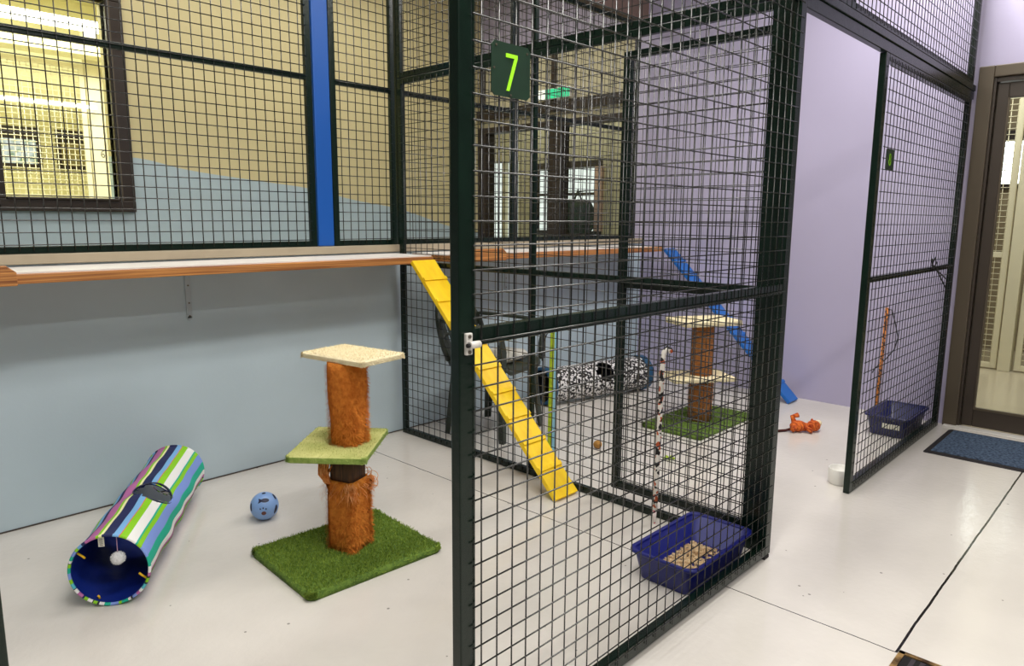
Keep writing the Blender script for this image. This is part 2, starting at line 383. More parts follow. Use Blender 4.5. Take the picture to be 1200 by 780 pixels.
# bag hanging before that window
t = thing('bag', 'dark green bag hanging before the bright window beyond the rear mesh', 'bag', (6.3, 5.0, 1.12))
mb = MB(); mb.rings([[Vector((6.3, 5.0, 0)) + Vector((0.07 * sx * k, 0.18 * sy * k, z)) for sx, sy in ((-1, -0.8), (-0.8, -1), (0.8, -1), (1, -0.8), (1, 0.8), (0.8, 1), (-0.8, 1), (-1, 0.8))] for z, k in ((1.10, 0.8), (1.15, 1), (1.38, 1), (1.45, 0.8), (1.47, 0.4))])
part('body', mb, M['bag'], t)
mb = MB(); mb.tube([(6.28, 5.18, 1.15), (6.27, 5.24, 1.22), (6.27, 5.22, 1.38), (6.29, 5.12, 1.46)], 0.014, 6); mb.tube([(6.3, 4.95, 1.46), (6.3, 5.0, 1.57), (6.3, 5.05, 1.46)], 0.012, 6)
mb.tube([(6.3, 5.0, 1.55), (6.47, 5.0, 1.57)], 0.008, 6)
part('strap', mb, M['bag'], t)
mb = MB(); mb.box((6.215, 4.9, 1.2), (6.235, 5.1, 1.32)); part('pocket', mb, M['bag'], t, bevel=0.008)

# room beyond the mural window
mb = MB(); mb.box((-0.5, 8.6, 0), (4.5, 8.7, 3.4)); struct('wall_yellow_rear', mb, M['yellow_wall'])
mb = MB(); mb.box((4.5, 5.32, 0), (4.6, 8.7, 3.4)); mb.box((-0.6, 5.32, 0), (-0.5, 8.7, 3.4)); struct('wall_yellow_sides', mb, M['yellow_wall'])
mb = MB(); mb.box((-0.6, 5.32, 3.4), (4.6, 8.7, 3.46)); struct('ceiling_yellow', mb, M['yellow_wall'])
mb = MB(); mb.box((-0.6, 5.32, -0.06), (4.6, 8.7, 0)); struct('floor_yellow', mb, M['room_floor'])
w4 = bpy.data.objects.new('window_4', None); C.objects.link(w4); w4['kind'] = 'structure'; w4.location = (1.9, 8.6, 1.7); LOC['window_4'] = Vector(w4.location)
mb = MB()
for x0, x1 in ((1.60, 2.06), (2.2, 2.62)):
    mb.box((x0, 8.56, 2.0), (x1, 8.6, 2.12)); mb.box((x0, 8.56, 1.72), (x1, 8.6, 1.76)); mb.box((x1 - 0.04, 8.56, 1.76), (x1, 8.6, 2.0)); mb.box((x0, 8.56, 1.76), (x0 + 0.04, 8.6, 2.0))
part('window_frame', mb, M['brown_frame'], w4)
mb = MB(); mb.box((1.64, 8.585, 1.76), (2.02, 8.595, 2.0)); part('pane', mb, M['outdoor'], w4)
mb = MB(); mb.box((2.24, 8.585, 1.76), (2.58, 8.595, 2.0)); part('pane', mb, mat('dull_pane', (150, 140, 96), rough=0.3), w4)

# ------------------------------------------------------------------ mesh panels
def wires(ax, c, u0, u1, z0, z1, r=0.0017, dz=None, du=0.0, over=0.0):
    """a welded grid in the plane Y=c (ax=1) or X=c (ax=0)"""
    mb = MB()
    def P(u, z, off=0.0): return (u, c + off, z) if ax == 1 else (c + off, u, z)
    nu = int((u1 - u0) / PITCH)
    u = u0 + PITCH * 0.55 + du
    while u < u1 - 0.008:
        mb.tube([P(u, z0), P(u, z1)], r, 6); u += PITCH
    z = z0 + PITCH * 0.5 + (dz or 0)
    while z < z1 - 0.008:
        mb.tube([P(u0 - over, z, -r * 1.7), P(u1 + over, z, -r * 1.7)], r, 6); z += PITCH
    return mb

def frame_boxes(ax, c0, c1, bars):
    """each bar = (u0,u1,z0,z1)"""
    mb = MB()
    for (u0, u1, z0, z1) in bars:
        if ax == 1: mb.box((u0, c0, z0), (u1, c1, z1))
        else: mb.box((c0, u0, z0), (c1, u1, z1))
    return mb

T = 0.029
def panel(label, ax, c, u0, u1, z0, z1, group, r=0.0019, mids=(), stiles=(), tl=T, tr=T, tb=T, tt=T, wire_off=-0.004, depth=0.026, name='mesh_panel', over=0.0, mid_t=0.028, dz=None):
    """framed weld-mesh panel; c is the plane of its camera-side face"""
    loc = ((u0 + u1) / 2, c + depth / 2, z0) if ax == 1 else (c + depth / 2, (u0 + u1) / 2, z0)
    t = thing(name, label, 'mesh panel' if name == 'mesh_panel' else 'cage door', loc, group)
    bars = [(u0, u0 + tl, z0, z1), (u1 - tr, u1, z0, z1)]
    part('stile', frame_boxes(ax, c, c + depth, bars[:1]), M['green'], t, bevel=0.003)
    part('stile', frame_boxes(ax, c, c + depth, bars[1:]), M['green'], t, bevel=0.003)
    part('bottom_rail', frame_boxes(ax, c, c + depth, [(u0 + tl, u1 - tr, z0, z0 + tb)]), M['green'], t, bevel=0.003)
    part('top_rail', frame_boxes(ax, c, c + depth, [(u0 + tl, u1 - tr, z1 - tt, z1)]), M['green'], t, bevel=0.003)
    for z in mids:
        part('mid_rail', frame_boxes(ax, c + 0.001, c + depth - 0.001, [(u0 + tl, u1 - tr, z - mid_t / 2, z + mid_t / 2)]), M['green'], t, bevel=0.003)
    for u in stiles:
        part('mid_stile', frame_boxes(ax, c + 0.0005, c + depth - 0.0005, [(u - T / 2, u + T / 2, z0 + tb, z1 - tt)]), M['green'], t, bevel=0.003)
    part('wire_mesh', wires(ax, c + wire_off, u0 + tl * 0.82, u1 - tr * 0.82, z0 + tb * 0.4, z1 - tt * 0.4, over=over, dz=dz, r=r), M['wire'], t)
    return t

G_REAR = 'mesh panels standing on the back half wall'
panel('long mesh panel before the mural wall, left of the blue post', 1, 3.305, -0.6, 2.0, 1.1, 2.757, G_REAR, r=0.0024, mids=(1.943,), wire_off=-0.003, tr=0.034)
panel('narrow mesh panel between the blue post and the cage corner post', 1, 3.305, 2.104, 2.515, 1.1, 2.757, G_REAR, r=0.0024, mids=(1.943,), wire_off=-0.003, tl=0.034)
panel('mesh panel behind the cage with the chair, left half of that back', 1, 3.305, 2.53, 3.49, 1.1, 2.757, G_REAR, r=0.0024, mids=(1.943,), wire_off=-0.003)
panel('mesh panel reaching the lilac wall corner behind the blue ramp', 1, 3.305, 3.495, 4.91, 1.1, 2.757, G_REAR, r=0.0024, mids=(1.943,), wire_off=-0.003)
mb = MB(); mb.box((2.006, 3.3, 1.101), (2.098, 3.4, 3.3)); single('support_post', mb, M['blue_post'], 'bright blue painted post between two black mesh panels', 'post', bevel=0.004)

# partition between the two cages (plane X = 2.5)
panel('tall partition mesh panel between the yellow ramp and the plastic chair', 0, 2.497, 1.055, 3.262, 0.0, 2.0, 'mesh walls of the cages', mids=(0.999,), stiles=(2.257,), tb=0.032, tt=0.03, tr=0.032, tl=0.088)
panel('upper mesh panel resting on the partition top rail', 0, 2.497, 1.055, 3.262, 2.003, 2.757, 'upper mesh panels', tb=0.03, stiles=(2.257,))

# open door of the right-hand cage, folded back along the partition
door = panel('open mesh cage door folded back against the partition, near leopard wand', 0, 2.533, 1.06, 1.785, 0.055, 1.93, None, name='cage_door', tl=0.05, tr=0.036, tb=0.036, tt=0.03, wire_off=0.03, mids=(0.975,))
for z in (0.25, 1.6):
    mb = MB(); mb.tube([(2.53, 1.052, z), (2.53, 1.052, z + 0.08)], 0.008, 8); part('hinge', mb, M['green'], door)

# front panels (plane Y = 1.03)
front = panel('front mesh panel carrying the lime 7 sign and a steel latch', 1, 1.025, 0.928, 2.5, 0.012, 2.0, 'mesh walls of the cages', mids=(1.014,), tl=0.036, tr=0.046, tb=0.042, depth=0.028, mid_t=0.036)
for x in (2.452, 0.93):
    mb = MB(); mb.box((x, 1.024, 0), (x + 0.036, 1.054, 0.012)); part('foot', mb, M['black'], front)
mb = MB(); mb.box((0.966, 1.028, 0.055), (0.972, 1.05, 1.98)); part('door_stop', mb, M['green'], front)
# latch
mb = MB(); mb.box((0.9385, 1.016, 0.982), (0.9555, 1.0245, 1.026)); lt = part('latch', mb, M['steel'], front, bevel=0.002, label='white steel latch plate')
mb = MB(); mb.tube([(0.94, 1.0095, 1.003), (0.967, 1.0095, 1.003)], 0.0075, 12); part('latch_barrel', mb, M['steel'], lt)
for z in (0.988, 1.0195):
    mb = MB(); mb.tube([(0.946, 1.016, z), (0.946, 1.0135, z)], 0.0038, 10); part('screw', mb, M['screw'], lt)
mb = MB(); mb.tube([(0.934, 1.0095, 1.003), (0.943, 1.0095, 1.003)], 0.0045, 8); part('latch_bolt', mb, M['black'], lt)

panel('front mesh panel beside the lilac doorway, with the small 8 sign', 1, 1.025, 3.352, 4.93, 0.0, 1.955, 'mesh walls of the cages', mids=(0.992,), tl=0.045, tr=0.05, tb=0.05, depth=0.028, mid_t=0.026)
panel('edge of the mesh panel at the lower left corner of the photo', 1, 1.025, -0.9, 0.158, 0.0, 1.955, 'mesh walls of the cages', tr=0.05, depth=0.028, over=0.022, mids=(0.992,))
mb = MB(); mb.box((-0.9, 1.022, 2.003), (4.985, 1.06, 2.035)); mb.box((2.502, 1.028, 1.957), (4.985, 1.056, 2.003))
single('header_beam', mb, M['green'], 'dark green beam running across the top of the cage fronts', 'beam', bevel=0.003)
panel('upper front mesh panel above the open cage doorway', 1, 1.025, 1.3, 2.9, 2.037, 2.8, 'upper mesh panels', tr=0.045)
panel('upper front mesh panel nearest the glass door', 1, 1.025, 2.905, 4.93, 2.037, 2.8, 'upper mesh panels', tl=0.045, tr=0.05)

# number signs hung on the mesh
def stroke(mb, pts, w, y, th=0.0012):
    for (x0, z0), (x1, z1) in zip(pts, pts[1:]):
        d = Vector((x1 - x0, 0, z1 - z0)); L = d.length; d /= L; n = Vector((-d.z, 0, d.x)) * w / 2
        a = Vector((x0, y, z0)) - d * w * 0.5; b = Vector((x1, y, z1)) + d * w * 0.5
        mb.hexa([a - n, b - n, b - n + Vector((0, th, 0)), a - n + Vector((0, th, 0)), a + n, b + n, b + n + Vector((0, th, 0)), a + n + Vector((0, th, 0))])
def sign(label, x0, x1, z0, z1, digit):
    t = thing('number_sign', label, 'sign', ((x0 + x1) / 2, 1.012, z0), 'cage number signs')
    c = 0.008
    poly = [(x0 + c, z0), (x1 - c, z0), (x1, z0 + c), (x1, z1 - c), (x1 - c, z1), (x0 + c, z1), (x0, z1 - c), (x0, z0 + c)]
    mb = MB(); mb.prism([(x, 1.0125, z) for x, z in poly], (0, 0.002, 0)); part('plate', mb, M['sign'], t)
    cx, cz = (x0 + x1) / 2, (z0 + z1) / 2
    mb = MB()
    if digit == 7:
        o_ = [(-0.0165, 0.031), (0.0165, 0.031), (0.0165, 0.0245), (-0.0065, -0.039), (-0.0145, -0.039), (0.0075, 0.0235), (-0.0165, 0.0235)]
        mb.prism([(cx + x, 1.0108, cz + z) for x, z in reversed(o_)], (0, 0.0014, 0))
    else:
        for zc, rr in ((cz + 0.012, 0.0095), (cz - 0.0105, 0.0125)):
            stroke(mb, [(cx + rr * math.cos(k * math.pi / 6), zc + rr * math.sin(k * math.pi / 6)) for k in range(13)], 0.006, 1.0108)
    part('digit', mb, M['lime'], t, label='lime green digit')
    for px, pz in ((x0 + 0.012, z1 - 0.008), (x1 - 0.01, z1 - 0.012), (cx - 0.002, z0 + 0.004), (x0 + 0.006, cz)):
        mb = MB(); mb.tube([(px, 1.0125, pz), (px, 1.0105, pz)], 0.0022, 8); part('wire_tie', mb, M['screw'], t)
sign('green plate with a lime 7 hung on the nearest front panel', 1.002, 1.112, 1.487, 1.588, 7)
sign('small green plate on the mesh panel beside the glass door', 3.42, 3.53, 1.475, 1.565, 8)

# ------------------------------------------------------------------ shelves
def shelf(label, x0, x1, yf, lip, brackets):
    t = thing('wall_shelf', label, 'shelf', ((x0 + x1) / 2, 3.15, 1.01), 'long shelves along the back wall')
    mb = MB(); mb.box((x0, yf, 1.012), (x1, 3.283, 1.047)); part('board', mb, M['pine'], t, bevel=0.004)
    mb = MB(); mb.box((x0, yf + 0.018, 1.047), (x1, 3.283, 1.0525)); part('white_top', mb, M['white'], t, label='white laminate top')
    mb = MB(); l0, l1 = lip
    mb.prism([(l0, yf - 0.02, 1.008), (l1, yf - 0.02, 1.008), (l1, yf - 0.02, 1.055), (l1 - 0.03, yf - 0.02, 1.079), (l0, yf - 0.02, 1.079)], (0, 0.019, 0))
    part('front_lip', mb, M['pine'], t, bevel=0.003)
    for x in brackets:
        mb = MB(); mb.box((x - 0.012, 3.292, 0.79), (x + 0.012, 3.2995, 1.011)); mb.box((x - 0.012, 3.05, 1.004), (x + 0.012, 3.292, 1.0115))
        mb.tube([(x, 3.292, 0.79), (x, 3.2995, 0.79)], 0.012, 16)
        bk = part('bracket', mb, M['bracket'], t, bevel=0.001, label='pale blue steel bracket')
        for z in (0.8, 0.86, 0.94):
            mb = MB(); mb.tube([(x, 3.292, z), (x, 3.29, z)], 0.004, 8); part('screw', mb, M['screw'], bk)
    return t
shelf('orange pine shelf with white top above the striped tunnel', -0.6, 2.485, 2.95, (-0.6, 0.597), (1.318, 0.2))
shelf('orange pine shelf with white top above the plastic chair', 2.6, 4.78, 2.95, (2.6, 3.03), (3.4, 4.4))

# ------------------------------------------------------------------ ramps
def ramp(label, x0, x1, ybot, ytop, ztop, material, n, yaw=0.0, pivot=None):
    t = thing('cat_ramp', label, 'ramp', ((x0 + x1) / 2, ybot, 0), 'sloping cat ramps')
    d = Vector((0, ytop - ybot, ztop)); L = d.length; d.normalize(); nrm = Vector((0, -d.z, d.y)); w = Vector((x1 - x0, 0, 0))
    o = Vector((x0, ybot, 0)); th = 0.022
    mb = MB(); mb.obox(o, w, d * L, nrm * th); part('board', mb, material, t, bevel=0.002)
    for i in range(1, n):
        p = o + d * (L * i / n) + nrm * th
        mb = MB(); mb.obox(p, w, d * 0.022, nrm * 0.008); part('cleat', mb, material, t, bevel=0.0015)
    return t
ramp('yellow wooden cat ramp with cleats leaning on the left shelf', 2.318, 2.472, 1.94, 2.94, 1.018, M['yellow'], 10)
ramp('blue wooden cat ramp beside the lilac wall', 4.77, 4.915, 1.905, 2.945, 1.02, M['blue_ramp'], 10)

# ------------------------------------------------------------------ scratching posts
def rrect(cx, cy, hx, hy, rot, z, r=0.25, n=5, jit=0.0):
    pts = []
    rr = min(hx, hy) * r * 2
    for sx, sy, a0 in ((1, 1, 0), (-1, 1, 90), (-1, -1, 180), (1, -1, 270)):
        for k in range(n):
            a = R(a0 + 90 * k / (n - 1))
            x = sx * (hx - rr) + rr * math.cos(a); y = sy * (hy - rr) + rr * math.sin(a)
            j = 1 + random.uniform(-jit, jit)
            pts.append(Vector((cx + (x * math.cos(rot) - y * math.sin(rot)) * j, cy + (x * math.sin(rot) + y * math.cos(rot)) * j, z)))
    return pts

def blades(mb, area, z, n, h, w, cx, cy, rot, lean=0.4):
    hx, hy = area
    for _ in range(n):
        x = random.uniform(-hx, hx); y = random.uniform(-hy, hy)
        px = cx + x * math.cos(rot) - y * math.sin(rot); py = cy + x * math.sin(rot) + y * math.cos(rot)
        a = random.uniform(0, 6.283); hh = h * random.uniform(0.6, 1.2)
        b = random.uniform(0, 6.283); l = hh * random.uniform(0, lean)
        p = Vector((px, py, z)); s = Vector((math.cos(a), math.sin(a), 0)) * w
        mb.add([p - s, p + s, p + Vector((math.cos(b) * l, math.sin(b) * l, hh))], [(0, 1, 2)])

def strands(mb, ring0, ring1, n, ln, w, droop=0.7, out=1.0, z_lo=0.0, z_hi=1.0, curl=0.0):
    k = len(ring0); cen = sum(ring0, Vector()) / k
    for _ in range(n):
        f = random.uniform(0, k); i = int(f) % k; g = f - int(f)
        p0 = ring0[i].lerp(ring0[(i + 1) % k], g); p1 = ring1[i].lerp(ring1[(i + 1) % k], g)
        p = p0.lerp(p1, random.uniform(z_lo, z_hi))
        o = Vector((p.x - cen.x, p.y - cen.y, 0)).normalized()
        tan = Vector((-o.y, o.x, 0))
        L = ln * random.uniform(0.4, 1.3)
        dirv = (o * out * random.uniform(0.15, 0.6) + tan * random.uniform(-0.6, 0.6) + Vector((0, 0, -droop * random.uniform(0.2, 1.2)))).normalized()
        q = p + o * 0.002 + dirv * L * 0.55 + o * L * 0.15; e = p + dirv * L - Vector((0, 0, L * curl)) 
        s = (tan + Vector((0, 0, 0.4))).normalized() * w
        mb.add([p - s, p + s, q + s * 0.7, q - s * 0.7, e], [(0, 1, 2, 3), (3, 2, 4)])

def plush_slab(t, name, cx, cy, hx, hy, rot, z0, z1, m_top, m_edge, n):
    mb = MB()
    ring = lambda z, ins: rrect(cx, cy, hx - ins, hy - ins, rot, z, r=0.06, n=4)
    mb.rings([ring(z0, 0.004), ring(z0 + 0.004, 0), ring(z1 - 0.005, 0)], cap1=False, mi=1)
    mb.rings([ring(z1 - 0.005, 0), ring(z1, 0.006)], cap0=False)
    blades(mb, (hx - 0.003, hy - 0.003), z1 - 0.001, n, 0.006, 0.0012, cx, cy, rot, 1.0)
    # fuzz on the edges
    a = ring(z0 + 0.002, 0); b = ring(z1, 0.002); k = len(mb.f)
    strands(mb, a, b, n // 3, 0.008, 0.001, droop=0.3)
    for i in range(k, len(mb.f)): mb.m[i] = 1
    part(name, mb, [m_top, m_edge], t)

def scratching_post(label, cx, cy, px, py, kind):
    t = thing('scratching_post', label, 'scratching post', (cx, cy, 0), 'cat scratching posts')
    near = kind == 'shag'
    hx, hy = (0.272, 0.228) if near else (0.34, 0.2)
    rot = R(-3) if near else 0
    mb = MB(); mb.rings([rrect(cx, cy, hx, hy, rot, z, r=0.06) for z in (0.0, 0.02)]); mb.rings([rrect(cx, cy, hx, hy, rot, 0.02, r=0.06), rrect(cx, cy, hx - 0.006, hy - 0.006, rot, 0.028, r=0.06)], cap0=False)
    base = part('base', mb, M['turf_base'], t)
    mb = MB(); blades(mb, (hx - 0.004, hy - 0.004), 0.026, 17000 if near else 6000, 0.012, 0.0017, cx, cy, rot, 0.8)
    strands(mb, rrect(cx, cy, hx, hy, rot, 0.008, r=0.06), rrect(cx, cy, hx - 0.003, hy - 0.003, rot, 0.028, r=0.06), 2600 if near else 900, 0.011, 0.0014, droop=-0.3)
    part('grass_pile', mb, M['turf'] if near else M['turf2'], base)
    rp = R(18)
    if near:
        R0 = lambda z, j=0.0, h=0.059: rrect(px, py, h, h, rp, z, r=0.16, jit=j)
        mb = MB(); mb.rings([R0(0.255, h=0.05), R0(0.405, h=0.05)]); part('bare_post', mb, M['bark'], t, label='bare dark wooden post')
        mb = MB(); mb.rings([R0(z, 0.03) for z in (0.028, 0.06, 0.1, 0.14, 0.18, 0.22, 0.26)] + [R0(0.285, 0.06, 0.062), R0(0.30, 0.05, 0.056), R0(0.296, 0.0, 0.051)], cap1=False)
        strands(mb, R0(0.035), R0(0.29), 5200, 0.022, 0.0010)
        # shag pulled up higher on the far-left corner
        for a, b in ((0, 1), (1, 0)):
            pass
        o1 = part('lower_cover', mb, M['shag'], t)
        mb = MB(); strands(mb, R0(0.25, h=0.061), R0(0.30, h=0.061), 330, 0.042, 0.0016, droop=0.8, out=1.3, curl=0.15)
        left = [p for p in rrect(px, py, 0.06, 0.06, rp, 0.29, r=0.16) if (p - Vector((px, py, 0.29))).dot(Vector((-0.72, 0.69, 0))) > 0.01]
        for p in left:
            for _ in range(16):
                q = p + Vector((random.uniform(-0.008, 0.008), random.uniform(-0.008, 0.008), 0)); e = q + Vector((random.uniform(-0.02, 0.01), random.uniform(-0.01, 0.02), random.uniform(0.05, 0.1)))
                mb.tube([q, q.lerp(e, 0.5) + Vector((-0.008, 0.006, 0)), e], [0.006, 0.005, 0.002], 5)
        for k in range(9):
            a = rp + R(-75 + k * 9); p = Vector((px, py, 0.285)) + Vector((math.cos(a), math.sin(a), 0)) * 0.068; o = Vector((math.cos(a), math.sin(a), 0))
            rl = random.uniform(0.012, 0.026)
            mb.tube([p + o * rl * (1 - math.cos(w)) + Vector((0, 0, rl * math.sin(w) + random.uniform(0, 0.004))) for w in [R(30 * i) for i in range(11)]], 0.0012, 4)
        part('torn_fringe', mb, M['shag_light'], o1, label='torn loose rust strands')
        # platforms and upper post
        plush_slab(t, 'lower_platform', 1.395, 2.205, 0.142, 0.178, R(-49), 0.407, 0.434, M['green_plush'], M['green_edge'], 2500)
        U = lambda z, j=0.02, h=0.06: rrect(px + 0.006, py - 0.004, h, h, rp, z, r=0.36, n=6, jit=j)
        mb = MB(); mb.rings([U(z, 0.02, h) for z, h in ((0.435, 0.055), (0.46, 0.0575), (0.52, 0.058), (0.58, 0.0615), (0.64, 0.064), (0.7, 0.064), (0.738, 0.062))])
        strands(mb, U(0.435), U(0.73), 5200, 0.02, 0.0010)
        part('upper_cover', mb, M['shag'], t)
        plush_slab(t, 'top_platform', 1.462, 2.203, 0.108, 0.160, R(9.5), 0.738, 0.760, M['cream_plush'], M['cream_plush'], 3000)
    else:
        S = lambda z, h=0.06: rrect(px, py, h, h, R(10), z, r=0.3)
        mb = MB(); mb.rings([S(z, 0.066) for z in (0.028, 0.12, 0.27)]); strands(mb, S(0.15, 0.062), S(0.27, 0.062), 700, 0.03, 0.0015); part('lower_post', mb, M['sisal'], t)
        plush_slab(t, 'lower_platform', px - 0.02, py + 0.02, 0.2, 0.13, R(-35), 0.29, 0.315, M['cream_plush'], M['cream_plush'], 900)
        mb = MB(); mb.rings([S(0.27, 0.055), S(0.29, 0.055)]); part('bare_post', mb, M['bark'], t)
        mb = MB(); mb.rings([S(z, 0.06) for z in (0.315, 0.45, 0.63)]); part('upper_post', mb, M['sisal'], t)
        plush_slab(t, 'top_platform', px - 0.01, py, 0.19, 0.13, R(-30), 0.63, 0.662, M['cream_plush'], M['cream_plush'], 1100)
    return t
scratching_post('rust shag scratching post with two platforms on the near green turf base', 1.396, 2.178, 1.41, 2.178, 'shag')
scratching_post('brown sisal scratching post behind the mesh, beside the blue ramp', 3.93, 2.12, 3.9, 2.1, 'sisal')

# ------------------------------------------------------------------ striped tunnel
def tunnel_geo(p0, p1, r):
    p0, p1 = Vector(p0), Vector(p1); ax = (p1 - p0); L = ax.length; ax.normalize()
    up = Vector((0, 0, 1)); up = (up - ax * up.dot(ax)).normalized(); side = ax.cross(up)
    return p0, ax, L, up, side

cols = {'pink': (186, 108, 166), 'lime': (138, 206, 22), 'white': (238, 238, 236), 'navy': (24, 34, 84), 'sky': (120, 176, 226), 'orange': (214, 120, 80), 'teal': (14, 176, 146), 'peri': (128, 154, 224), 'black': (20, 20, 40), 'aqua': (84, 188, 206), 'cream': (240, 240, 180)}
keys = list(cols)
SM = [mat('stripe_' + k, cols[k], rough=0.7, bump=0.15, bscale=30) for k in keys] + [M['lining'], mat('grey_inner_panel', (214, 216, 222), rough=0.6)]  # last entry: pale grey lining, lightened to brighten the view through the hole
# clockwise as seen from the open near end, starting low on the left side
seq = [('lime', 5), ('black', 2), ('white', 4), ('teal', 7), ('peri', 9), ('lime', 6), ('sky', 7), ('navy', 5), ('pink', 16), ('lime', 4), ('cream', 5), ('navy', 13), ('sky', 9), ('orange', 2), ('lime', 10), ('white', 13), ('teal', 4), ('lime', 7), ('peri', 17), ('teal', 15), ('white', 10), ('pink', 6), ('black', 2), ('lime', 8), ('black', 2), ('aqua', 9), ('white', 5), ('pink', 6),
       ('peri', 8), ('black', 2), ('white', 5), ('teal', 9), ('lime', 5), ('peri', 11), ('teal', 9), ('white', 7), ('black', 2), ('lime', 6), ('black', 2), ('white', 6), ('lime', 6), ('navy', 3), ('pink', 9), ('white', 6), ('black', 2), ('aqua', 8), ('lime', 8), ('peri', 10), ('teal', 8)]
tot = sum(w for _, w in seq)
NS = 240; TWIST = 100
stripe = []
acc = 0; bounds = []
for k, w in seq:
    acc += w; bounds.append((acc / tot, keys.index(k)))
def stripe_at(f):
    for b, i in bounds:
        if f < b: return i
    return bounds[-1][1]

TR = 0.121; HS = 1.0
p0, axv, L, up, side = tunnel_geo((0.66, 2.412, TR + 0.002), (1.166, 3.186, TR + 0.002), TR)
t = thing('cat_tunnel', 'striped fabric cat tunnel lying by the pale blue wall', 'cat tunnel', (0.91, 2.8, 0), 'cat play tunnels')
NL = 46
hole_c, hole_a, hole_b = 0.43 * L, 0.074, 0.066
hup = (up * math.cos(R(24)) + side * HS * math.sin(R(24))).normalized(); hside = axv.cross(hup)
def shell(rad, wob):
    rings = []
    for i in range(NL + 1):
        s_ = L * i / NL; ring = []
        for j in range(NS):
            # angle measured clockwise from straight down on the left side, seen from the near end
            a = -math.pi / 2 - 2 * math.pi * j / NS - R(TWIST)
            rr = rad + wob * (0.6 * math.sin(9 * s_ / L * 3.1 + 3 * a) + 0.4 * math.sin(7 * a + 11 * s_)) * math.sin(math.pi * i / NL)
            rr -= 0.5 * wob * abs(math.sin(s_ / L * math.pi * 3))
            ring.append(p0 + axv * s_ - side * -math.cos(a) * rr + up * math.sin(a) * rr)
        rings.append(ring)
    return rings
def in_hole(c):
    d = c - p0; s_ = d.dot(axv) - hole_c; lat = d.dot(hside)
    return d.dot(hup) > 0 and (s_ / hole_a) ** 2 + (lat / hole_b) ** 2 < 1
def shell_part(name, rad, wob, inner):
    rg = shell(rad, wob); mb = MB()
    vs = [p for r_ in rg for p in r_]; fs = []; ms = []
    for i in range(NL):
        for j in range(NS):
            q = (i * NS + j, i * NS + (j + 1) % NS, (i + 1) * NS + (j + 1) % NS, (i + 1) * NS + j)
            c = (vs[q[0]] + vs[q[2]]) / 2
            if in_hole(c): continue
            fs.append(q)
            ms.append((len(keys) + (1 if i / NL > 0.62 else 0)) if inner else stripe_at((j + 0.5) / NS))  # far part of the lining takes the lightened grey
    o = len(mb.v); mb.v += [tuple(v) for v in vs]
    mb.f += fs; mb.m += ms; mb.sm += [True] * len(fs)
    return part(name, mb, SM, t)
shell_part('sleeve', TR - 0.002, 0.006, False)
ln = shell_part('lining', TR - 0.006, 0.006, True)
# end rims: striped hems
def rim(s0):
    mb = MB(); n2 = 6; vs = []; 
    for j in range(NS):
        a = -math.pi / 2 - 2 * math.pi * j / NS - R(TWIST)
        cdir = -side * -math.cos(a) + up * math.sin(a)
        for k in range(n2):
            w = 2 * math.pi * k / n2
            vs.append(p0 + axv * (s0 + 0.007 * math.sin(w)) + cdir * (TR - 0.003 + 0.005 * math.cos(w)))
    fs = []; 
    for j in range(NS):
        for k in range(n2):
            mb.f.append((j * n2 + k, j * n2 + (k + 1) % n2, ((j + 1) % NS) * n2 + (k + 1) % n2, ((j + 1) % NS) * n2 + k)); mb.m.append(stripe_at((j + 0.5) / NS)); mb.sm.append(True)
    mb.v += [tuple(v) for v in vs]
    part('end_rim', mb, SM, t)
rim(0.0); rim(L)
# dark rim of the round hole
mb = MB(); pts = []
for k in range(37):
    w = 2 * math.pi * k / 36; s_ = hole_a * 1.03 * math.cos(w); lat = hole_b * 1.03 * math.sin(w)
    pts.append(p0 + axv * (hole_c + s_) + hside * lat + hup * (math.sqrt(max(0, TR ** 2 - lat ** 2)) - 0.004))
mb.tube(pts, 0.004, 6); part('hole_rim', mb, M['dark_print'], t)
# ball on string, tag and yellow ties at the near end
def ring_pt(s_, ang, rad): return p0 + axv * s_ - side * -math.cos(ang) * rad + up * math.sin(ang) * rad
mb = MB(); q0 = ring_pt(0.012, R(90 - 9), TR - 0.008)
q0 = ring_pt(0.012, R(78), TR - 0.008); pomc = q0 + Vector((0, 0, -0.078))
mb.tube([q0, q0 + Vector((0, 0, -0.06))], 0.0014, 6); pst = part('pompom_string', mb, M['pink_string'], t)
mb = MB(); mb.ell(pomc, (0.021, 0.021, 0.021), nu=18, nv=12)
for _ in range(700):
    dv = Vector((random.gauss(0, 1), random.gauss(0, 1), random.gauss(0, 1))).normalized(); sv = dv.orthogonal().normalized() * 0.0008
    mb.add([pomc + dv * 0.018 - sv, pomc + dv * 0.018 + sv, pomc + dv * 0.0245 + sv * random.uniform(-3, 3)], [(0, 1, 2)])
part('pompom', mb, M['pom'], pst)
mb = MB(); q = ring_pt(0.008, R(96), TR - 0.009)
mb.obox(q, -side * 0.018, Vector((0, 0, -0.034)), axv * 0.001); tg = part('care_tag', mb, M['tag'], t, label='white care tag')
for k in range(5):
    mb = MB(); mb.obox(q - side * (0.004 + 0) + Vector((0, 0, -0.008 - k * 0.005)) - axv * 0.0006, -side * 0.010, Vector((0, 0, -0.0018)), axv * 0.0005)
    part('tag_print', mb, M['ink'], tg)
for ang in (148, 335, 248):
    mb = MB(); a = R(ang); inw = -( - side * -math.cos(a) + up * math.sin(a)); tn = axv
    b0 = ring_pt(0.016, a, TR - 0.008) + inw * 0.004
    tng = (-side * math.sin(a) * -1 + up * math.cos(a))
    mb.tube([b0 - inw * 0.003, b0 + inw * 0.008 + tng * 0.006, b0 + inw * 0.014 + tng * 0.013], 0.0036, 6); part('toggle', mb, M['tie'], t, label='small yellow toggle')

